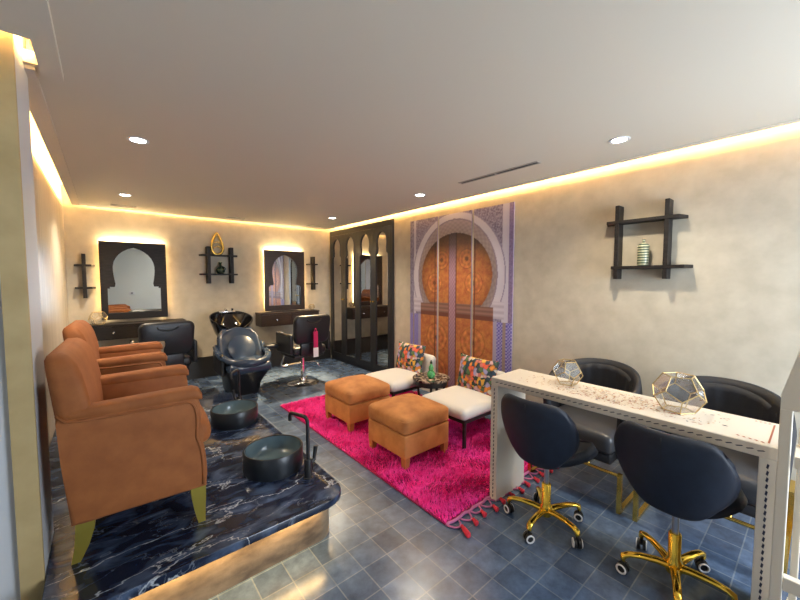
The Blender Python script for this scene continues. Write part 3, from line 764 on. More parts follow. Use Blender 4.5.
# ------------------------------------------------------------------ three panel door mural
def mural_color(y, z):
    """studded double door in a horseshoe arch; y from 0 (left) to 1.57 (right), z height"""
    z = z - .055; c = .775; cz = 1.45; dx = abs(y - c)
    hv = mnoise.noise((y * 22, z * 22, 1.3)) * 1.5; h2 = mnoise.noise((y * 75, z * 75, 7.7)) * 1.8
    d = math.hypot((y - c) / .545, (z - cz) / .50)            # door opening
    da = math.hypot((y - c) / .60, (z - cz) / .65)      # inside of the white band
    db = math.hypot((y - c) / .70, (z - cz) / .735)            # outside of the white band
    if (d < 1 and z > 1.10) or (dx < .565 and z <= 1.10):
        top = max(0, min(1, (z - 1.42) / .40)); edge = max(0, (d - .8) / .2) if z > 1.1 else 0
        ob = np.array((.43, .13, .042))
        if abs(y - c + .02) < .05:
            k = .5 + .5 * math.sin(z * 120) * math.sin(y * 160); col = np.array((.24 + .14 * k, .13 + .09 * k, .17 + .12 * k))
        elif abs(y - c + .02) < .062 or abs(dx - .31) < .007: col = np.array((.13, .035, .018))
        elif 1.00 < z < 1.115: k = .5 + .5 * math.sin(z * 130); col = np.array((.17 + .12 * k, .085 + .06 * k, .065 + .05 * k))
        elif .95 < z < 1.00: col = np.array((.15, .045, .03))
        else:
            f = 1.0
            for (ry, rz, rr) in ((.46, 1.36, .13), (1.07, 1.36, .13), (.58, 1.64, .12), (.97, 1.64, .12), (.50, .68, .18), (1.06, .68, .18), (.50, .26, .17), (1.06, .26, .17)):
                q = math.hypot(y - ry, (z - rz))
                if q < .024: f = .35
                elif q < rr:
                    f = 1.05 + .2 * math.cos(q / rr * PI * 5) + .22 * math.cos(8 * math.atan2(z - rz, y - ry)) * (q / rr)
                    if abs(q - rr) < .012: f = .72
            col = ob * f * (1 + .15 * h2 + .16 * hv); col[1] *= 1.1 + .2 * hv
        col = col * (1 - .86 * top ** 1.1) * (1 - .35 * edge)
        return tuple(np.clip(col, 0, 1))
    if z > 1.10:
        if da < 1:
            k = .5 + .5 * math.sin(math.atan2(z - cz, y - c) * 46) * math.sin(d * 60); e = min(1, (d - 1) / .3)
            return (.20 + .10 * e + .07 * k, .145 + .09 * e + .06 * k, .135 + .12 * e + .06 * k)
        if da < 1.025: return (.24, .19, .25)
        if db < 1 and z > 1.17:
            k = .5 + .5 * math.sin(math.atan2(z - cz, y - c) * 9); return (.52 + .04 * k, .48 + .04 * k, .56 + .03 * k)
        if db < 1.02 and z > 1.17: return (.26, .22, .32)
    if .98 < z <= 1.17 and dx < .70:
        k = .5 + .5 * math.sin(z * 100); return (.40 + .14 * k, .36 + .14 * k, .44 + .14 * k)
    if z > .95 and (.075 < y < .115 or 1.44 < y < 1.515): return (.50, .47, .56)
    if z < .95:
        if y < .165 or y > 1.385 or dx > .615:
            k = math.sin(y * 170) * math.sin(z * 170)
            if 1.455 < y < 1.495 or .062 < y < .08: return (.30, .22, .20)
            return (.11, .09, .38) if k > 0.0 else (.33, .30, .58)
        return (.34, .30, .42)
    k = max(-1, min(1, h2 * .8 + .3 * math.sin(y * 140 + z * 60) * math.sin(z * 150 - y * 50)))
    b = .5 + .5 * k
    if y > 1.515: return (.16 + .12 * b, .11 + .10 * b, .22 + .14 * b)
    return (.10 + .27 * b, .08 + .25 * b, .15 + .29 * b)
mm = bpy.data.materials.new('mural_print'); mm.use_nodes = True
at = mm.node_tree.nodes.new('ShaderNodeAttribute'); at.attribute_name = 'print'
mm.node_tree.links.new(at.outputs['Color'], mm.node_tree.nodes['Principled BSDF'].inputs['Base Color'])
mm.node_tree.nodes['Principled BSDF'].inputs['Roughness'].default_value = .6
M['mural'] = mm
MY1, MY0, MZ0, MZ1 = 3.59, 2.02, .12, 2.235
pw = .503
for k, lab in enumerate(('left panel of the three panel mural of an arched wooden door', 'middle panel of the mural showing the centre of an arched wooden door', 'right panel of the mural showing tiles and half of an arched door')):
    ya = [MY1, MY1 - .5335, MY1 - 1.067][k]; yb = ya - pw
    o_y, h = (ya + yb) / 2, MZ1 - MZ0
    NU, NV = 64, 264
    verts, cols = [], []
    for j in range(NV + 1):
        for i in range(NU + 1):
            yy = pw / 2 - pw * i / NU; zz = h * j / NV
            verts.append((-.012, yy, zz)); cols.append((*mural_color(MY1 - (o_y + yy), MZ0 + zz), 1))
    nfront = len(verts)
    faces = [(j * (NU + 1) + i, j * (NU + 1) + i + 1, (j + 1) * (NU + 1) + i + 1, (j + 1) * (NU + 1) + i) for j in range(NV) for i in range(NU)]
    bx = [(-.0119, pw / 2, 0), (-.0119, -pw / 2, 0), (-.0119, -pw / 2, h), (-.0119, pw / 2, h), (0, pw / 2, 0), (0, -pw / 2, 0), (0, -pw / 2, h), (0, pw / 2, h)]
    verts += bx; cols += [(.35, .30, .42, 1)] * 8; n = nfront
    faces += [(n, n + 1, n + 5, n + 4), (n + 1, n + 2, n + 6, n + 5), (n + 2, n + 3, n + 7, n + 6), (n + 3, n, n + 4, n + 7), (n + 4, n + 5, n + 6, n + 7)]
    me = bpy.data.meshes.new('mural_panel'); me.from_pydata(verts, [], faces)
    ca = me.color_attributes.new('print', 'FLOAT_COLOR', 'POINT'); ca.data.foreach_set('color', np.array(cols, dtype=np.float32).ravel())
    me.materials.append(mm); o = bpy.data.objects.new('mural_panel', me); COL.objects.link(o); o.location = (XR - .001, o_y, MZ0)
    tag(o, lab, 'wall art', 'arched door mural panels')

# ------------------------------------------------------------------ rug
RX0, RX1, RY0, RY1 = 1.49, 2.98, 1.37, 3.92
t = thing('shag_rug', 'magenta shag rug with fringed ends under the ottomans', 'rug', ((RX0 + RX1) / 2, (RY0 + RY1) / 2, 0))
cx, cy = (RX0 + RX1) / 2, (RY0 + RY1) / 2; hx, hy = (RX1 - RX0) / 2, (RY1 - RY0) / 2
bm = nb(); box(bm, (-hx, -hy, .0015), (hx, hy, .012), bev=.003); obj('backing', bm, 'pink_dark', t)
rng = np.random.default_rng(3)
N = 52000
bx_ = rng.uniform(-hx + .003, hx - .003, N); by_ = rng.uniform(-hy + .003, hy - .003, N)
# tufts lean in clumps
cl = np.sin(bx_ * 9 + 2 * np.sin(by_ * 5)) * 1.4 + np.sin(by_ * 11 + bx_ * 4) * 1.4
ang = cl + rng.normal(0, .9, N); lean = rng.uniform(.008, .024, N); hgt = rng.uniform(.016, .030, N)
hgt *= 1 + .25 * np.sin(bx_ * 13 + 1.5 * np.sin(by_ * 7)) * np.sin(by_ * 12)
wd = rng.uniform(.0025, .0045, N)
dx, dy = np.cos(ang), np.sin(ang); px_, py_ = -dy * wd, dx * wd
z0 = np.full(N, .010)
ex = bx_ + dx * lean; ey = by_ + dy * lean
ex = np.clip(ex, -hx - .012, hx + .012); ey = np.clip(ey, -hy - .008, hy + .008)
vv = np.stack([np.stack([bx_ - px_, by_ - py_, z0], 1), np.stack([bx_ + px_, by_ + py_, z0], 1),
               np.stack([bx_ + dx * lean * .4 + px_ * .8, by_ + dy * lean * .4 + py_ * .8, .010 + hgt * .65], 1),
               np.stack([bx_ + dx * lean * .4 - px_ * .8, by_ + dy * lean * .4 - py_ * .8, .010 + hgt * .65], 1),
               np.stack([ex, ey, .010 + hgt], 1)], 1).reshape(-1, 3)
me = bpy.data.meshes.new('pile')
fq = []
for i in range(N):
    b = 5 * i; fq.append((b, b + 1, b + 2, b + 3)); fq.append((b + 3, b + 2, b + 4))
me.from_pydata(vv.tolist(), [], fq); me.materials.append(M['pink'])
o = bpy.data.objects.new('pile', me); COL.objects.link(o); o.parent = t; tag(o, kind='stuff')
for s in (-1, 1):
    bm = nb(); y = s * (hy + .012)
    pts = [(-hx + 2 * hx * k / 60, y + .004 * math.sin(k * 1.3), .010 + .003 * math.sin(k * 2.1)) for k in range(61)]
    tube(bm, pts, .009, 8); tag(obj('braided_edge', bm, 'mauve', t, 180), 'mauve braided edge')
    # looped cords ending in tassels
    for k in range(15):
        x = -hx + .05 + k * (2 * hx - .1) / 14
        bm = nb(); j = random.uniform(-.015, .015)
        if s > 0:
            tube(bm, [(x, y + .005, .008), (x + j * .5, y + .03, .006), (x + j, y + .06, .005)], [.004, .003, .002], 6)
            tag(obj('fringe', bm, 'mauve', t, 180), 'thin mauve fringe'); continue
        p = arcpath([(x - .045, y - .004, .008), (x - .03, y - .04, .007), (x, y - .055 + j, .008), (x + .03, y - .04, .007), (x + .045, y - .004, .008)], .03, 4)
        tube(bm, p, .0055, 6); fr = obj('fringe', bm, 'mauve', t, 180)
        bm = nb(); y2 = y - .055 + j; x2 = x + .01
        lr = .9 if k else 1.6
        rings = []
        for q, rr in ((0, .005), (.006, .013), (.014, .014), (.018, .010), (.03, .017), (.056 * lr, .020), (.062 * lr, .013)):
            rings.append([(x2 - q * .35 + rr * math.cos(a) * .9, y2 - q * .9 + 0 * a, .0155 + rr * .72 * math.sin(a)) for a in [2 * PI * i / 10 for i in range(10)]])
        loft(bm, rings); tag(obj('tassel', bm, 'red', fr, 180), 'red tassel')

# ------------------------------------------------------------------ ottomans
def ottoman(loc, label):
    t = thing('ottoman', label, 'ottoman', loc, 0, 'tan suede ottomans on the rug')
    a = .243
    bm = nb(); box(bm, (-a, -a, .095), (a, a, .275), bev=.012, seg=3); obj('body', bm, 'suede', t, 50)
    bm = nb(); cushion(bm, (-a - .005, -a - .005, .275), (a + .005, a + .005, .40), .035, (.052, 0), side=.012); c = obj('cushion', bm, 'suede', t, 180)
    bm = nb()
    for z in (.295, .377): tube(bm, rrect3(-a - .004, -a - .004, a + .004, a + .004, .034, z), .004, 6, closed=True)
    obj('piping', bm, 'suede', c, 180)
    for x in (-1, 1):
        for y in (-1, 1):
            bm = nb(); rings = []
            for z, w in ((.10, .026), (.0, .019)): rings.append([(x * (a - .03) + p * w, y * (a - .03) + q * w, z) for p, q in ((-1, -1), (1, -1), (1, 1), (-1, 1))])
            loft(bm, rings); obj('leg', bm, 'wood_leg', t)
    return t
def rrect3(x0, y0, x1, y1, r, z): return [(x, y, z) for x, y in rrect(x0, y0, x1, y1, r, 5)]
ot = ottoman((1.922, 2.197, .001), 'tan suede ottoman nearest on the magenta rug')
dup(ot, (1.948, 3.022, .001), 0, 'tan suede ottoman farther back on the rug, toward the salon chairs')

# ------------------------------------------------------------------ slipper chairs with floral pillows
def slipper(loc, label):
    t = thing('slipper_chair', label, 'chair', loc, 0, 'white low slipper chairs')
    hy = .28
    bm = nb(); cushion(bm, (-.30, -hy, .255), (.29, hy, .355), .045, (.03, 0), side=.008); obj('seat', bm, 'white_fabric', t, 180)
    bm = nb(); cushion(bm, (.29, -hy + .03, .27), (.41, hy - .03, .565), .055, (0, 0)); obj('backrest', bm, 'white_fabric', t, 180)
    bm = nb()
    for lo, hi in (((-.285, -hy + .01, .235), (.40, -hy + .035, .262)), ((-.285, hy - .035, .235), (.40, hy - .01, .262)), ((-.285, -hy + .035, .235), (-.26, hy - .035, .262)), ((.375, -hy + .035, .235), (.40, hy - .035, .262))): box(bm, lo, hi)
    obj('frame', bm, 'black_metal', t)
    for x in (-.272, .387):
        for s in (-1, 1):
            bm = nb(); box(bm, (x - .012, s * (hy - .022) - .012, 0), (x + .012, s * (hy - .022) + .012, .24)); obj('leg', bm, 'black_metal', t)
    return t
s1 = slipper((2.56, 2.15, .001), 'white slipper chair behind the nearest ottoman, beside the manicure table')
dup(s1, (2.57, 3.125, .001), 0, 'white slipper chair farther back, near the wardrobe')
def fpillow(loc, rz, tilt, w, h, label):
    t = thing('throw_pillow', label, 'pillow', loc, rz, 'floral throw pillows')
    bm = nb(); throw_pillow(bm, w, h, .13)
    bmesh.ops.translate(bm, vec=(0, 0, h / 2), verts=bm.verts)
    bmesh.ops.rotate(bm, cent=(0, 0, 0), matrix=Matrix.Rotation(tilt, 3, 'X'), verts=bm.verts)
    return obj('cover', bm, 'floral', t, 180)
# local +Y is turned to world +X so the pillow faces the room
fpillow((2.755, 2.165, .335), -PI / 2 - .06, math.radians(-12), .50, .36, 'floral throw pillow on the white chair nearest the manicure table')
fpillow((2.765, 3.17, .335), -PI / 2 + .05, math.radians(-12), .47, .36, 'floral throw pillow on the white chair near the wardrobe')

# side table and bottle
t = thing('side_table', 'small round mosaic topped side table between the white chairs', 'side table', (2.66, 2.665, .001))
bm = nb(); lathe(bm, [(0, .385), (.195, .385), (.2, .392), (.2, .403), (.195, .408), (0, .408)], n=36); obj('top', bm, 'mosaic', t, 40)
bm = nb(); lathe(bm, [(.165, .33), (.172, .33), (.172, .385), (.165, .385)], n=36); obj('apron', bm, 'black_metal', t, 40)
for k in range(4):
    a = PI / 4 + k * PI / 2; bm = nb(); tube(bm, [(.15 * math.cos(a), .15 * math.sin(a), .385), (.13 * math.cos(a), .13 * math.sin(a), .2), (.16 * math.cos(a), .16 * math.sin(a), 0)], [.014, .012, .010], 8); obj('leg', bm, 'black_metal', t, 60)
t = thing('bottle', 'small green gourd-shaped bottle on the round side table', 'bottle', (2.64, 2.645, .4095))
bm = nb(); lathe(bm, [(0, 0), (.032, 0), (.042, .02), (.044, .04), (.034, .065), (.022, .075), (.028, .095), (.026, .115), (.013, .135), (.010, .15)], n=20); obj('body', bm, 'green_glass', t, 60)
bm = nb(); lathe(bm, [(.010, .148), (.014, .152), (.014, .162), (.006, .185), (0, .188)], n=16); obj('stopper', bm, 'darkgreen', t, 60)

# ------------------------------------------------------------------ manicure table
t = thing('manicure_table', 'long narrow cream manicure table with dashed inlay and rust motifs', 'table', (2.08, .72, 0))
X0, X1, Y0, Y1, TH = -.17, .165, -.64, .64, .05
def dashes(bm, pts_dir, a, b, fixed, along):
    pass
bm = nb(); box(bm, (X0, Y0, .82 - TH), (X1, Y1, .82), 0, bev=.003, seg=1)
n = 40
for k in range(n):
    y = Y0 + .03 + (Y1 - Y0 - .06) * (k + .5) / n; l = .0122; zc = .82 - TH / 2
    vs = [bm.verts.new((X0 - .0006, y + a, zc + b)) for a, b in ((-l, .0015), (-l + .005, .0045), (l, -.0015), (l - .005, -.0045))]
    bm.faces.new(vs).material_index = 1
# scattered leaf motif, denser along the middle
rnd = random.Random(5)
for k in range(620):
    y = rnd.gauss(0, .29)
    if abs(y) > .5: continue
    x = rnd.uniform(-.11, .105); a = rnd.uniform(0, PI); l = rnd.uniform(.004, .011); w = l * .45
    if rnd.random() < .25: y = y * .6
    c, s = math.cos(a), math.sin(a); mi = rnd.choice((2, 2, 3, 3, 1, 2)) if rnd.random() < .8 else 3
    vs = [bm.verts.new((x + p * c - q * s, y + p * s + q * c, .8206)) for p, q in ((-l, 0), (0, w), (l, 0), (0, -w))]
    bm.faces.new(vs).material_index = mi
# corner flourishes at the near end
def strip(p, q, w, mi=2):
    p, q = Vector(p), Vector(q); d = (q - p).normalized(); nn = Vector((-d.y, d.x, 0)) * w
    bm.faces.new([bm.verts.new(v) for v in (p - nn, q - nn, q + nn, p + nn)]).material_index = mi
zz = .8206
strip((-.135, -.612, zz), (.13, -.612, zz), .003)
for k in range(5): strip((-.145 + .004 * k, -.60 + .018 * k, zz), (-.132 + .003 * k, -.592 + .018 * k, zz), .004)
for k in range(4): strip((.14, -.60 + .014 * k, zz), (.128, -.594 + .014 * k, zz), .003)
obj('tabletop', bm, None, t, mats=['table_white', 'dash', 'henna', 'henna2'])
for s in (-1, 1):
    bm = nb(); a, b = sorted((s * .64, s * (.64 - TH))); box(bm, (X0, a, 0), (X1, b, .82 - TH), 0, bev=.002, seg=1)
    for k in range(28):
        z = .02 + .735 * (k + .5) / 28; l = .0105; yc = (a + b) / 2
        bm.faces.new([bm.verts.new((X0 - .0006, yc + p, z + q)) for p, q in ((-.0015, -l), (.0045, -l + .004), (.0015, l), (-.0045, l - .004))]).material_index = 1
    obj('side_panel', bm, None, t, mats=['table_white', 'dash'])

# ------------------------------------------------------------------ gold swivel chairs
def swivel(loc, rz, base_rot, label):
    """faces local +X"""
    t = thing('swivel_chair', label, 'office chair', loc, rz, 'navy swivel chairs on gold bases')
    R = .205
    bm = nb(); lathe(bm, [(0, .055), (.03, .055), (.036, .075), (.034, .115), (.026, .13), (.026, .245), (.022, .25), (0, .25)], n=24); obj('hub', bm, 'gold', t, 50)
    bm = nb(); tube(bm, [(0, 0, .245), (0, 0, .42)], .014, 16); tag(obj('gas_lift', bm, 'steel', t, 60), 'grey steel gas lift')
    for k in range(5):
        a = base_rot + 2 * PI * k / 5; c, s = math.cos(a), math.sin(a)
        bm = nb(); rings = []
        for r, z, w, h in ((.02, .085, .022, .03), (.07, .098, .020, .026), (.14, .104, .018, .021), (.19, .100, .017, .019), (.212, .088, .016, .018), (.216, .068, .014, .012)):
            rings.append([(c * r - s * w * math.cos(q) + c * (.010 * math.sin(q) if r > .2 else 0), s * r + c * w * math.cos(q) + s * (.010 * math.sin(q) if r > .2 else 0), z + h * .6 * math.sin(q)) for q in [2 * PI * i / 12 for i in range(12)]])
        loft(bm, rings); lg = obj('base_arm', bm, 'gold', t, 60)
        # caster: twin wheel with white rim ring
        ca = a + .9; ax = Vector((math.cos(ca), math.sin(ca), 0)); cc = Vector((c * .213, s * .213, .027))
        def wheel(off, rad, wdt, m, nm):
            bm = nb(); p0 = cc + ax * (off - wdt / 2); p1 = cc + ax * (off + wdt / 2); tube(bm, [p0, p1], rad, 20); return obj(nm, bm, m, lg, 40)
        bm = nb()
        for off in (-.012, .012): tube(bm, [cc + ax * (off - .007), cc + ax * (off + .007)], .026, 20)
        tube(bm, [cc, cc + Vector((0, 0, .045))], .008, 10); tag(obj('caster', bm, 'black_metal', lg, 40), 'black twin-wheel caster')
        bm = nb()
        for off in (-.020, .020):
            u = ax.cross(Vector((0, 0, 1)))
            tube(bm, [cc + ax * off + (u * math.cos(q) + Vector((0, 0, 1)) * math.sin(q)) * .020 for q in [2 * PI * i / 20 for i in range(20)]], .0045, 6, closed=True)
        tag(obj('caster_rim', bm, 'white_plastic', lg, 180), 'white caster rim')
    bm = nb(); box(bm, (-.08, -.07, .405), (.08, .07, .425), bev=.004); obj('mechanism', bm, 'black_metal', t)
    # seat pan: rounded, lips rising at the sides
    def fs(u, v):
        a = (u - .5) * 2; b = (v - .5) * 2
        k = (max(0, 1 - abs(b) ** 3.2)) ** (1 / 3.2); hw = .205 + .015 * b
        y = a * hw * (.2 + .8 * k) * (1 - .22 * max(0, -b)); x = .055 + b * .185
        z = .445 + .03 * abs(a) ** 2.5 * (1 + .5 * b) - .02 * max(0, b) ** 3
        return (x, y, z)
    bm = nb(); sheet(bm, fs, 20, 20, .055); obj('seat', bm, 'navy_velvet', t, 180)
    # winged shell back: straight rounded top, tapering towards the seat
    def wz(v): return .115 + .355 * v - .28 * v * v + .008 * v ** 3
    def fb(u, v):
        a = (u - .5) * 2; v = max(0, min(1, v)); w = wz(v)
        zt = .80 - .06 * abs(a) ** 7; zb = .405 + .04 * abs(a) ** 4
        h = zb + (zt - zb) * v; y = a * w
        x = -.185 - .05 * v + .075 * (abs(y) / .2) ** 2 + .05 * (1 - v) ** 3
        return (x, y, h)
    bm = nb(); sheet(bm, fb, 24, 22, lambda u, v: .012 + .034 * (max(0, 1 - abs(2 * u - 1) ** 6) * max(0, 1 - abs(2 * v - 1) ** 10)) ** .5); b = obj('backrest', bm, 'navy_velvet', t, 180)
    bm = nb(); tube(bm, [(fb(.5, v)[0] - .0215, 0, fb(.5, v)[2]) for v in [.05 + .9 * k / 14 for k in range(15)]], .0022, 6); tag(obj('seam', bm, 'black_velvet', b, 180), 'dark stitched seam down the back')
    return t
swivel((1.965, 1.0, 0), math.radians(0), math.radians(40), 'navy swivel chair on a gold star base at the far half of the manicure table')
swivel((2.04, .40, 0), math.radians(-3), math.radians(55), 'navy swivel chair on a gold star base in the foreground at bottom right')

# ------------------------------------------------------------------ tub chairs by the wall
def tub(loc, label):
    """faces local -X; back at +X"""
    t = thing('tub_chair', label, 'chair', loc, 0, 'black tub chairs along the right wall')
    def fo(u, v):
        a = math.radians(-118 + 236 * u); rx, ry = .25 + .03 * v, .265 + .025 * v
        top = .835 - .20 * (abs(a) / math.radians(118)) ** 2.2
        z = .27 + (top - .27) * v
        return (rx * math.cos(a) * (1.0 if math.cos(a) > 0 else 1.15), ry * math.sin(a), z)
    bm = nb(); sheet(bm, fo, 48, 12, lambda u, v: .055 * (1 - .55 * max(0, v - .85) / .15)); s = obj('shell', bm, 'black_velvet', t, 180)
    def fi(u, v):
        a = math.radians(-80 + 160 * u); r = .222 + .03 * v + .006 * abs(math.sin(u * PI * 9)); top = .80 - .14 * (abs(a) / 1.4) ** 2
        return (r * math.cos(a), r * 1.08 * math.sin(a), .45 + (top - .45) * v)
    bm = nb(); sheet(bm, fi, 72, 8, .02); obj('fluted_lining', bm, 'black_velvet', t, 180)
    bm = nb(); cushion(bm, (-.29, -.25, .33), (.20, .25, .46), .045, (.025, 0)); tag(obj('seat_cushion', bm, 'grey_seat', t, 180), 'charcoal seat cushion')
    bm = nb(); box(bm, (-.27, -.24, .27), (.2, .24, .335), bev=.015); obj('seat_base', bm, 'black_velvet', t, 50)
    bm = nb(); tube(bm, [(-.285, -.30, .235), (-.285, .30, .235)], .011, 8)
    for y in (-.11, .11): tube(bm, [(-.262, y, .285), (-.285, y, .235)], .010, 8)
    obj('front_bar', bm, 'brass', t, 60)
    for s in (-1, 1):
        bm = nb(); box(bm, (-.298, s * .30 - .012, 0), (-.272, s * .30 + .012, .25)); obj('leg', bm, 'brass', t)
        bm = nb(); box(bm, (-.272, s * .30 - .012, 0), (.36, s * .30 + .012, .02)); box(bm, (.335, s * .30 - .012, .02), (.36, s * .30 + .012, .28)); box(bm, (.18, s * .30 - .012, .262), (.335, s * .30 + .012, .28)); obj('side_runner', bm, 'brass', t)
    return t
tb = tub((2.69, 1.055, 0), 'black tub chair by the wall behind the far half of the manicure table')
dup(tb, (2.69, .365, 0), 0, 'black tub chair by the wall behind the near end of the manicure table')

# ------------------------------------------------------------------ cream slatted stand at the right edge
t = thing('slatted_stand', 'cream painted stand with a sloping slotted top at the right edge', 'stand', (1.82, -.18, 0))
for y, zt in ((.245, 1.0), (.205, .90), (-.25, 1.5)):
    bm = nb(); w = .018 if y != .205 else .012
    xo = 0 if y != .205 else .12
    box(bm, (xo - .02, y - w, 0), (xo + .02, y + w * .7, zt), bev=.003); obj('post', bm, 'cream_frame', t)
bm = nb(); holed(bm, [(.257, 1.0), (.257, 1.05), (.215, 1.24), (-.25, 1.75), (-.25, 1.50), (.19, 1.0)], [(.15, 1.14), (.15, 1.28), (-.1, 1.55), (-.1, 1.41)], 'x', -.02, .02); obj('sloping_rail', bm, 'cream_frame', t)
bm = nb(); box(bm, (-.015, -.232, .35), (.015, .227, .40), bev=.003); obj('cross_rail', bm, 'cream_frame', t)
bm = nb(); box(bm, (-.012, .193, .8), (.14, .217, .84)); box(bm, (-.012, .193, .2), (.14, .217, .24)); obj('spreader', bm, 'cream_frame', t)

# ------------------------------------------------------------------ salon styling chairs
def salon(loc, rz, label):
    """faces local +Y"""
    t = thing('styling_chair', label, 'salon chair', loc, rz, 'black hydraulic styling chairs')
    bm = nb(); lathe(bm, [(0, .0), (.22, .0), (.222, .008), (.20, .022), (.06, .04), (.05, .06), (.05, .075), (0, .075)], n=40); obj('base', bm, 'chrome', t, 50)
    bm = nb(); tube(bm, [(0, 0, .07), (0, 0, .25)], .034, 20); tube(bm, [(0, 0, .25), (0, 0, .42)], .026, 20); obj('column', bm, 'chrome', t, 50)
    bm = nb(); tube(bm, arcpath([(0.02, -.02, .30), (.16, -.08, .30), (.2, -.12, .22)], .04), .008, 8); obj('pump_lever', bm, 'chrome', t, 180)
    bm = nb(); box(bm, (-.22, -.2, .40), (.22, .22, .435), bev=.006); obj('seat_plate', bm, 'black_metal', t, 50)
    bm = nb(); cushion(bm, (-.25, -.235, .435), (.25, .27, .555), .045, (.02, 0)); obj('seat', bm, 'black_leather', t, 180)
    # backrest, rounded top corners, with a grip slot near the top
    bm = nb(); rings = []
    for y, ins in ((-.205, .03), (-.215, .008), (-.24, 0), (-.27, 0), (-.288, .010), (-.296, .03)):
        o2 = rrect(-.27 + ins, .60 + ins, .27 - ins, .985 - ins, .075, 6, )
        rings.append([(x * (.93 + .07 * (z - .6) / .38), y - .12 * (z - .60), z) for x, z in o2])
    loft(bm, rings); b = obj('backrest', bm, 'black_leather', t, 60)
    bm = nb(); tube(bm, [(.10 * math.cos(a), -.336, .945 + .045 * math.sin(a) - .012) for a in [PI + PI * i / 12 for i in range(13)]], .008, 8); obj('grip', bm, 'black_metal', b, 180)
    bm = nb(); box(bm, (-.16, -.27, .44), (.16, -.225, .63), bev=.012); obj('back_bracket', bm, 'black_leather', t, 50)
    for s in (-1, 1):
        bm = nb(); a, b2 = sorted((s * .255, s * .305)); cushion(bm, (a, -.25, .47), (b2, .20, .74), .022, (0, 0), n=8); ar = obj('armrest', bm, 'black_leather', t, 180)
        bm = nb(); a, b2 = sorted((s * .27, s * .302)); box(bm, (a, .02, .72), (b2, .17, .755), bev=.012, seg=3); tag(obj('arm_cap', bm, 'chrome', ar, 60), 'chrome arm cap')
    bm = nb(); tube(bm, arcpath([(-.16, .22, .42), (-.16, .36, .20), (.16, .36, .20), (.16, .22, .42)], .05), .012, 10); box(bm, (-.15, .33, .19), (.15, .40, .205), bev=.004); obj('footrest', bm, 'chrome', t, 60)
    return t
sc = salon((.50, 4.98, 0), math.radians(3), 'black styling chair facing the left mirror, seen from behind')
tag(sc, group='black hydraulic styling chairs')
sc2 = dup(sc, (2.10, 4.66, 0), math.radians(3), 'black styling chair with a pink tag facing the right mirror')
sc2.location.z = 0
# tan grip on the back of the left chair
t = thing('bottle', 'tan ribbed spray bottle standing behind the left styling chair seat', 'bottle', (.475, 4.60, .0))
bm = nb(); lathe(bm, [(0, 0), (.03, 0), (.03, .62), (.022, .64), (.022, .66), (.036, .67), (.04, .70), (.036, .735), (.015, .745), (0, .745)], n=20)
bm.free(); bpy.data.objects.remove(t)
bm = nb(); lathe(bm, [(0, -.10), (.025, -.10), (.026, -.02), (.030, 0), (.040, .02), (.042, .05), (.034, .075), (.0, .08)], n=20)
bmesh.ops.translate(bm, vec=(-.075, -.335, .70), verts=bm.verts)
tag(obj('recline_grip', bm, 'tan_plastic', sc, 60), 'tan reclining grip')
# pink tag hanging on the back of the right chair
t = thing('hang_tag', 'magenta hang tag with a white foot on the back of the right styling chair', 'tag', (2.115, 4.287, .79), math.radians(3))
bm = nb(); box(bm, (-.032, -.010, -.235), (.032, -.004, -.02), bev=.002); obj('tag_body', bm, 'magenta_tag', t)
bm = nb(); box(bm, (-.036, -.012, -.36), (.036, -.004, -.235), bev=.003); tag(obj('tag_foot', bm, 'white_plastic', t), 'white lower flap')
bm = nb(); tube(bm, arcpath([(-.02, -.006, -.03), (0, .0, .03), (.02, -.006, -.03)], .02), .004, 6); obj('loop', bm, 'magenta_tag', t, 180)

# ------------------------------------------------------------------ wash unit
t = thing('wash_chair', 'black backwash chair with a glossy black basin at its head', 'salon chair', (1.325, 4.72, 0), math.radians(-1))
# faces local -Y
bm = nb(); rings = []
for z, hx_, y0, y1 in ((0, .17, -.10, .42), (.02, .175, -.11, .43), (.15, .19, -.16, .43), (.26, .23, -.25, .42), (.33, .26, -.31, .40)):
    rings.append([(x, y, z) for x, y in rrect(-hx_, y0, hx_, y1, .09, 6)])
loft(bm, rings); obj('pedestal', bm, 'black_leather', t, 60)
bm = nb(); cushion(bm, (-.25, -.36, .32), (.25, .14, .45), .055, (.02, 0)); obj('seat', bm, 'grey_leather', t, 180)
def fbk(u, v):
    a = (u - .5) * 2; w = .265 * (1 - .12 * v) * (1 - max(0, v - .72) ** 2 * 4.5)
    return (a * w, .10 + .22 * v - .10 * abs(a) ** 2.2 * (1 - .5 * v), .40 + .40 * v)
bm = nb(); sheet(bm, fbk, 24, 18, lambda u, v: .085); obj('backrest', bm, 'grey_leather', t, 180)
bm = nb(); rings = []
for k in range(9):
    q = -1 + 2 * k / 8; s = math.sqrt(max(0.02, 1 - q * q)); yy = .045 - .045 * s * 1.0
    rings.append([(.175 * s * math.cos(a), .095 + .10 * (.5 + .5 * q) * 1.0 + .035 * math.sin(a) * s * 0 - .03 * s * (1 if False else 1) + .02 * math.sin(a) * 0, 0) for a in (0,)] )
bm.free()
def fpad(u, v):
    a = 2 * PI * u; r = v; x = .165 * r * math.cos(a); s = .165 * r * math.sin(a)
    return (x, .055 + s * .50 - .035 * (1 - r * r) + .0, .575 + s * .95)
bm = nb(); N2 = 28; ringsv = []
for j in range(1, 9):
    r = j / 8; ringsv.append([bm.verts.new(fpad(k / N2, r)) for k in range(N2)])
cvt = bm.verts.new(fpad(0, 0))
for k in range(N2): bm.faces.new((cvt, ringsv[0][k], ringsv[0][(k + 1) % N2]))
for A, B in zip(ringsv, ringsv[1:]):
    for k in range(N2): bm.faces.new((A[k], A[(k + 1) % N2], B[(k + 1) % N2], B[k]))
back = [bm.verts.new(v.co + Vector((0, .07, -.035))) for v in ringsv[-1]]
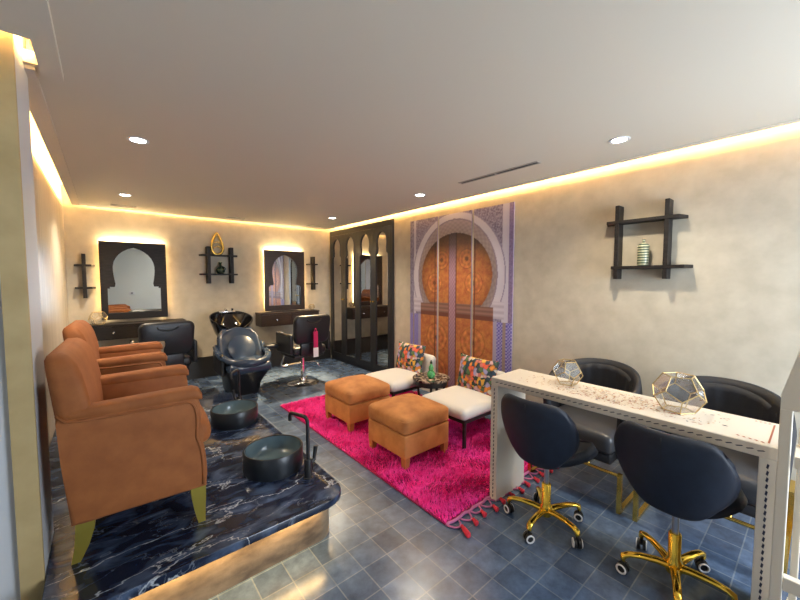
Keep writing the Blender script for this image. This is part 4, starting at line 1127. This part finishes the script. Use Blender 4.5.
for k in range(N2): bm.faces.new((ringsv[-1][k], ringsv[-1][(k + 1) % N2], back[(k + 1) % N2], back[k]))
bm.faces.new(back)
obj('lumbar_pad', bm, 'grey_leather', t, 50)
bm = nb(); pts = []
for k in range(19):
    a = PI * k / 18; pts.append((-.285 * math.cos(a) * (1 if True else 1), .06 - .44 * math.sin(a) ** .8, .53 - .075 * math.sin(a)))
tube(bm, [(-.285, .2, .60)] + pts + [(.285, .2, .60)], [.03] + [.05 - .012 * abs(math.cos(PI * k / 18)) for k in range(19)] + [.03], 14); obj('arm_roll', bm, 'grey_leather', t, 180)
for s in (-1, 1):
    bm = nb(); a, b = sorted((s * .25, s * .30)); cushion(bm, (a, -.16, .28), (b, .28, .55), .022, n=6); obj('side_panel', bm, 'black_leather', t, 180)
bm = nb(); cushion(bm, (.27, -.03, .53), (.45, .12, .59), .025, n=6); obj('arm_pad', bm, 'black_metal', t, 180)
bm = nb(); tube(bm, [(.28, .05, .42), (.35, .05, .54)], .015, 8); obj('arm_bracket', bm, 'steel', t, 60)
# bowl: deep black ceramic with neck notch towards the chair
def ring(r1, r2, z, notch=0.0, cy=.56, n=40):
    out = []
    for k in range(n):
        a = 2 * PI * k / n; d = max(0, math.cos(a + PI / 2)) ** 6 * notch
        out.append((r1 * math.cos(a), cy + r2 * math.sin(a), z - d))
    return out
bm = nb(); loft(bm, [ring(.06, .06, .70), ring(.13, .14, .72), ring(.19, .22, .80), ring(.235, .27, .93, .05), ring(.25, .29, .985, .07), ring(.25, .29, 1.0, .07), ring(.238, .276, 1.0, .07), ring(.225, .26, .96, .05), ring(.17, .2, .84), ring(.10, .11, .79), ring(.02, .02, .785)])
BT = Matrix.Translation((0, .56, .90)) @ Matrix.Rotation(math.radians(14), 4, 'X') @ Matrix.Scale(1.1, 4) @ Matrix.Translation((0, -.56, -.97))
bmesh.ops.transform(bm, matrix=BT, verts=bm.verts)
bw = obj('basin', bm, 'ceramic', t, 60)
bm = nb(); box(bm, (-.10, .76, .985), (.10, .83, 1.015), bev=.01, seg=3); tube(bm, arcpath([(-.03, .79, 1.0), (-.03, .78, 1.05), (-.03, .70, 1.05)], .03), .012, 10); lathe(bm, [(0, .0), (.018, 0), (.018, .035), (0, .04)], c=(.06, .79, 1.01), n=14); bmesh.ops.transform(bm, matrix=BT, verts=bm.verts); obj('mixer_tap', bm, 'chrome', bw, 60)
bm = nb(); rings = [];
for z, s in ((0, .11), (.3, .085), (.70, .07)): rings.append([(s * math.cos(a), .58 + s * math.sin(a), z) for a in [2 * PI * i / 20 for i in range(20)]])
loft(bm, rings); obj('basin_column', bm, 'black_leather', t, 60)

# ------------------------------------------------------------------ added light from behind, and camera
area('added_daylight', ((WX0 + WX1) / 2, YF - .02, (WZ0 + WZ1) / 2), (math.radians(90), 0, 0), 1.35, 1.7, 50, (.76, .87, 1.0))  # cool lamp added at the made-up window to light the room
wd_ = bpy.data.worlds.new('World'); S.world = wd_; wd_.use_nodes = True
wd_.node_tree.nodes['Background'].inputs[0].default_value = (.75, .85, 1, 1); wd_.node_tree.nodes['Background'].inputs[1].default_value = 1.0

cam = bpy.data.cameras.new('Camera'); co = bpy.data.objects.new('Camera', cam); COL.objects.link(co); S.camera = co
cam.sensor_fit = 'HORIZONTAL'; cam.sensor_width = 36; cam.lens = 36 * 352.67 / 800; cam.clip_start = .02
yaw, pit = math.radians(39.834), math.radians(3.2286)
co.location = (0, 0, 1.45); co.rotation_euler = (PI / 2 - pit, 0, -yaw)
S.view_settings.view_transform = 'Standard'; S.view_settings.look = 'None'; S.view_settings.gamma = 1; S.view_settings.use_curve_mapping = False
S.view_settings.exposure = 1.3
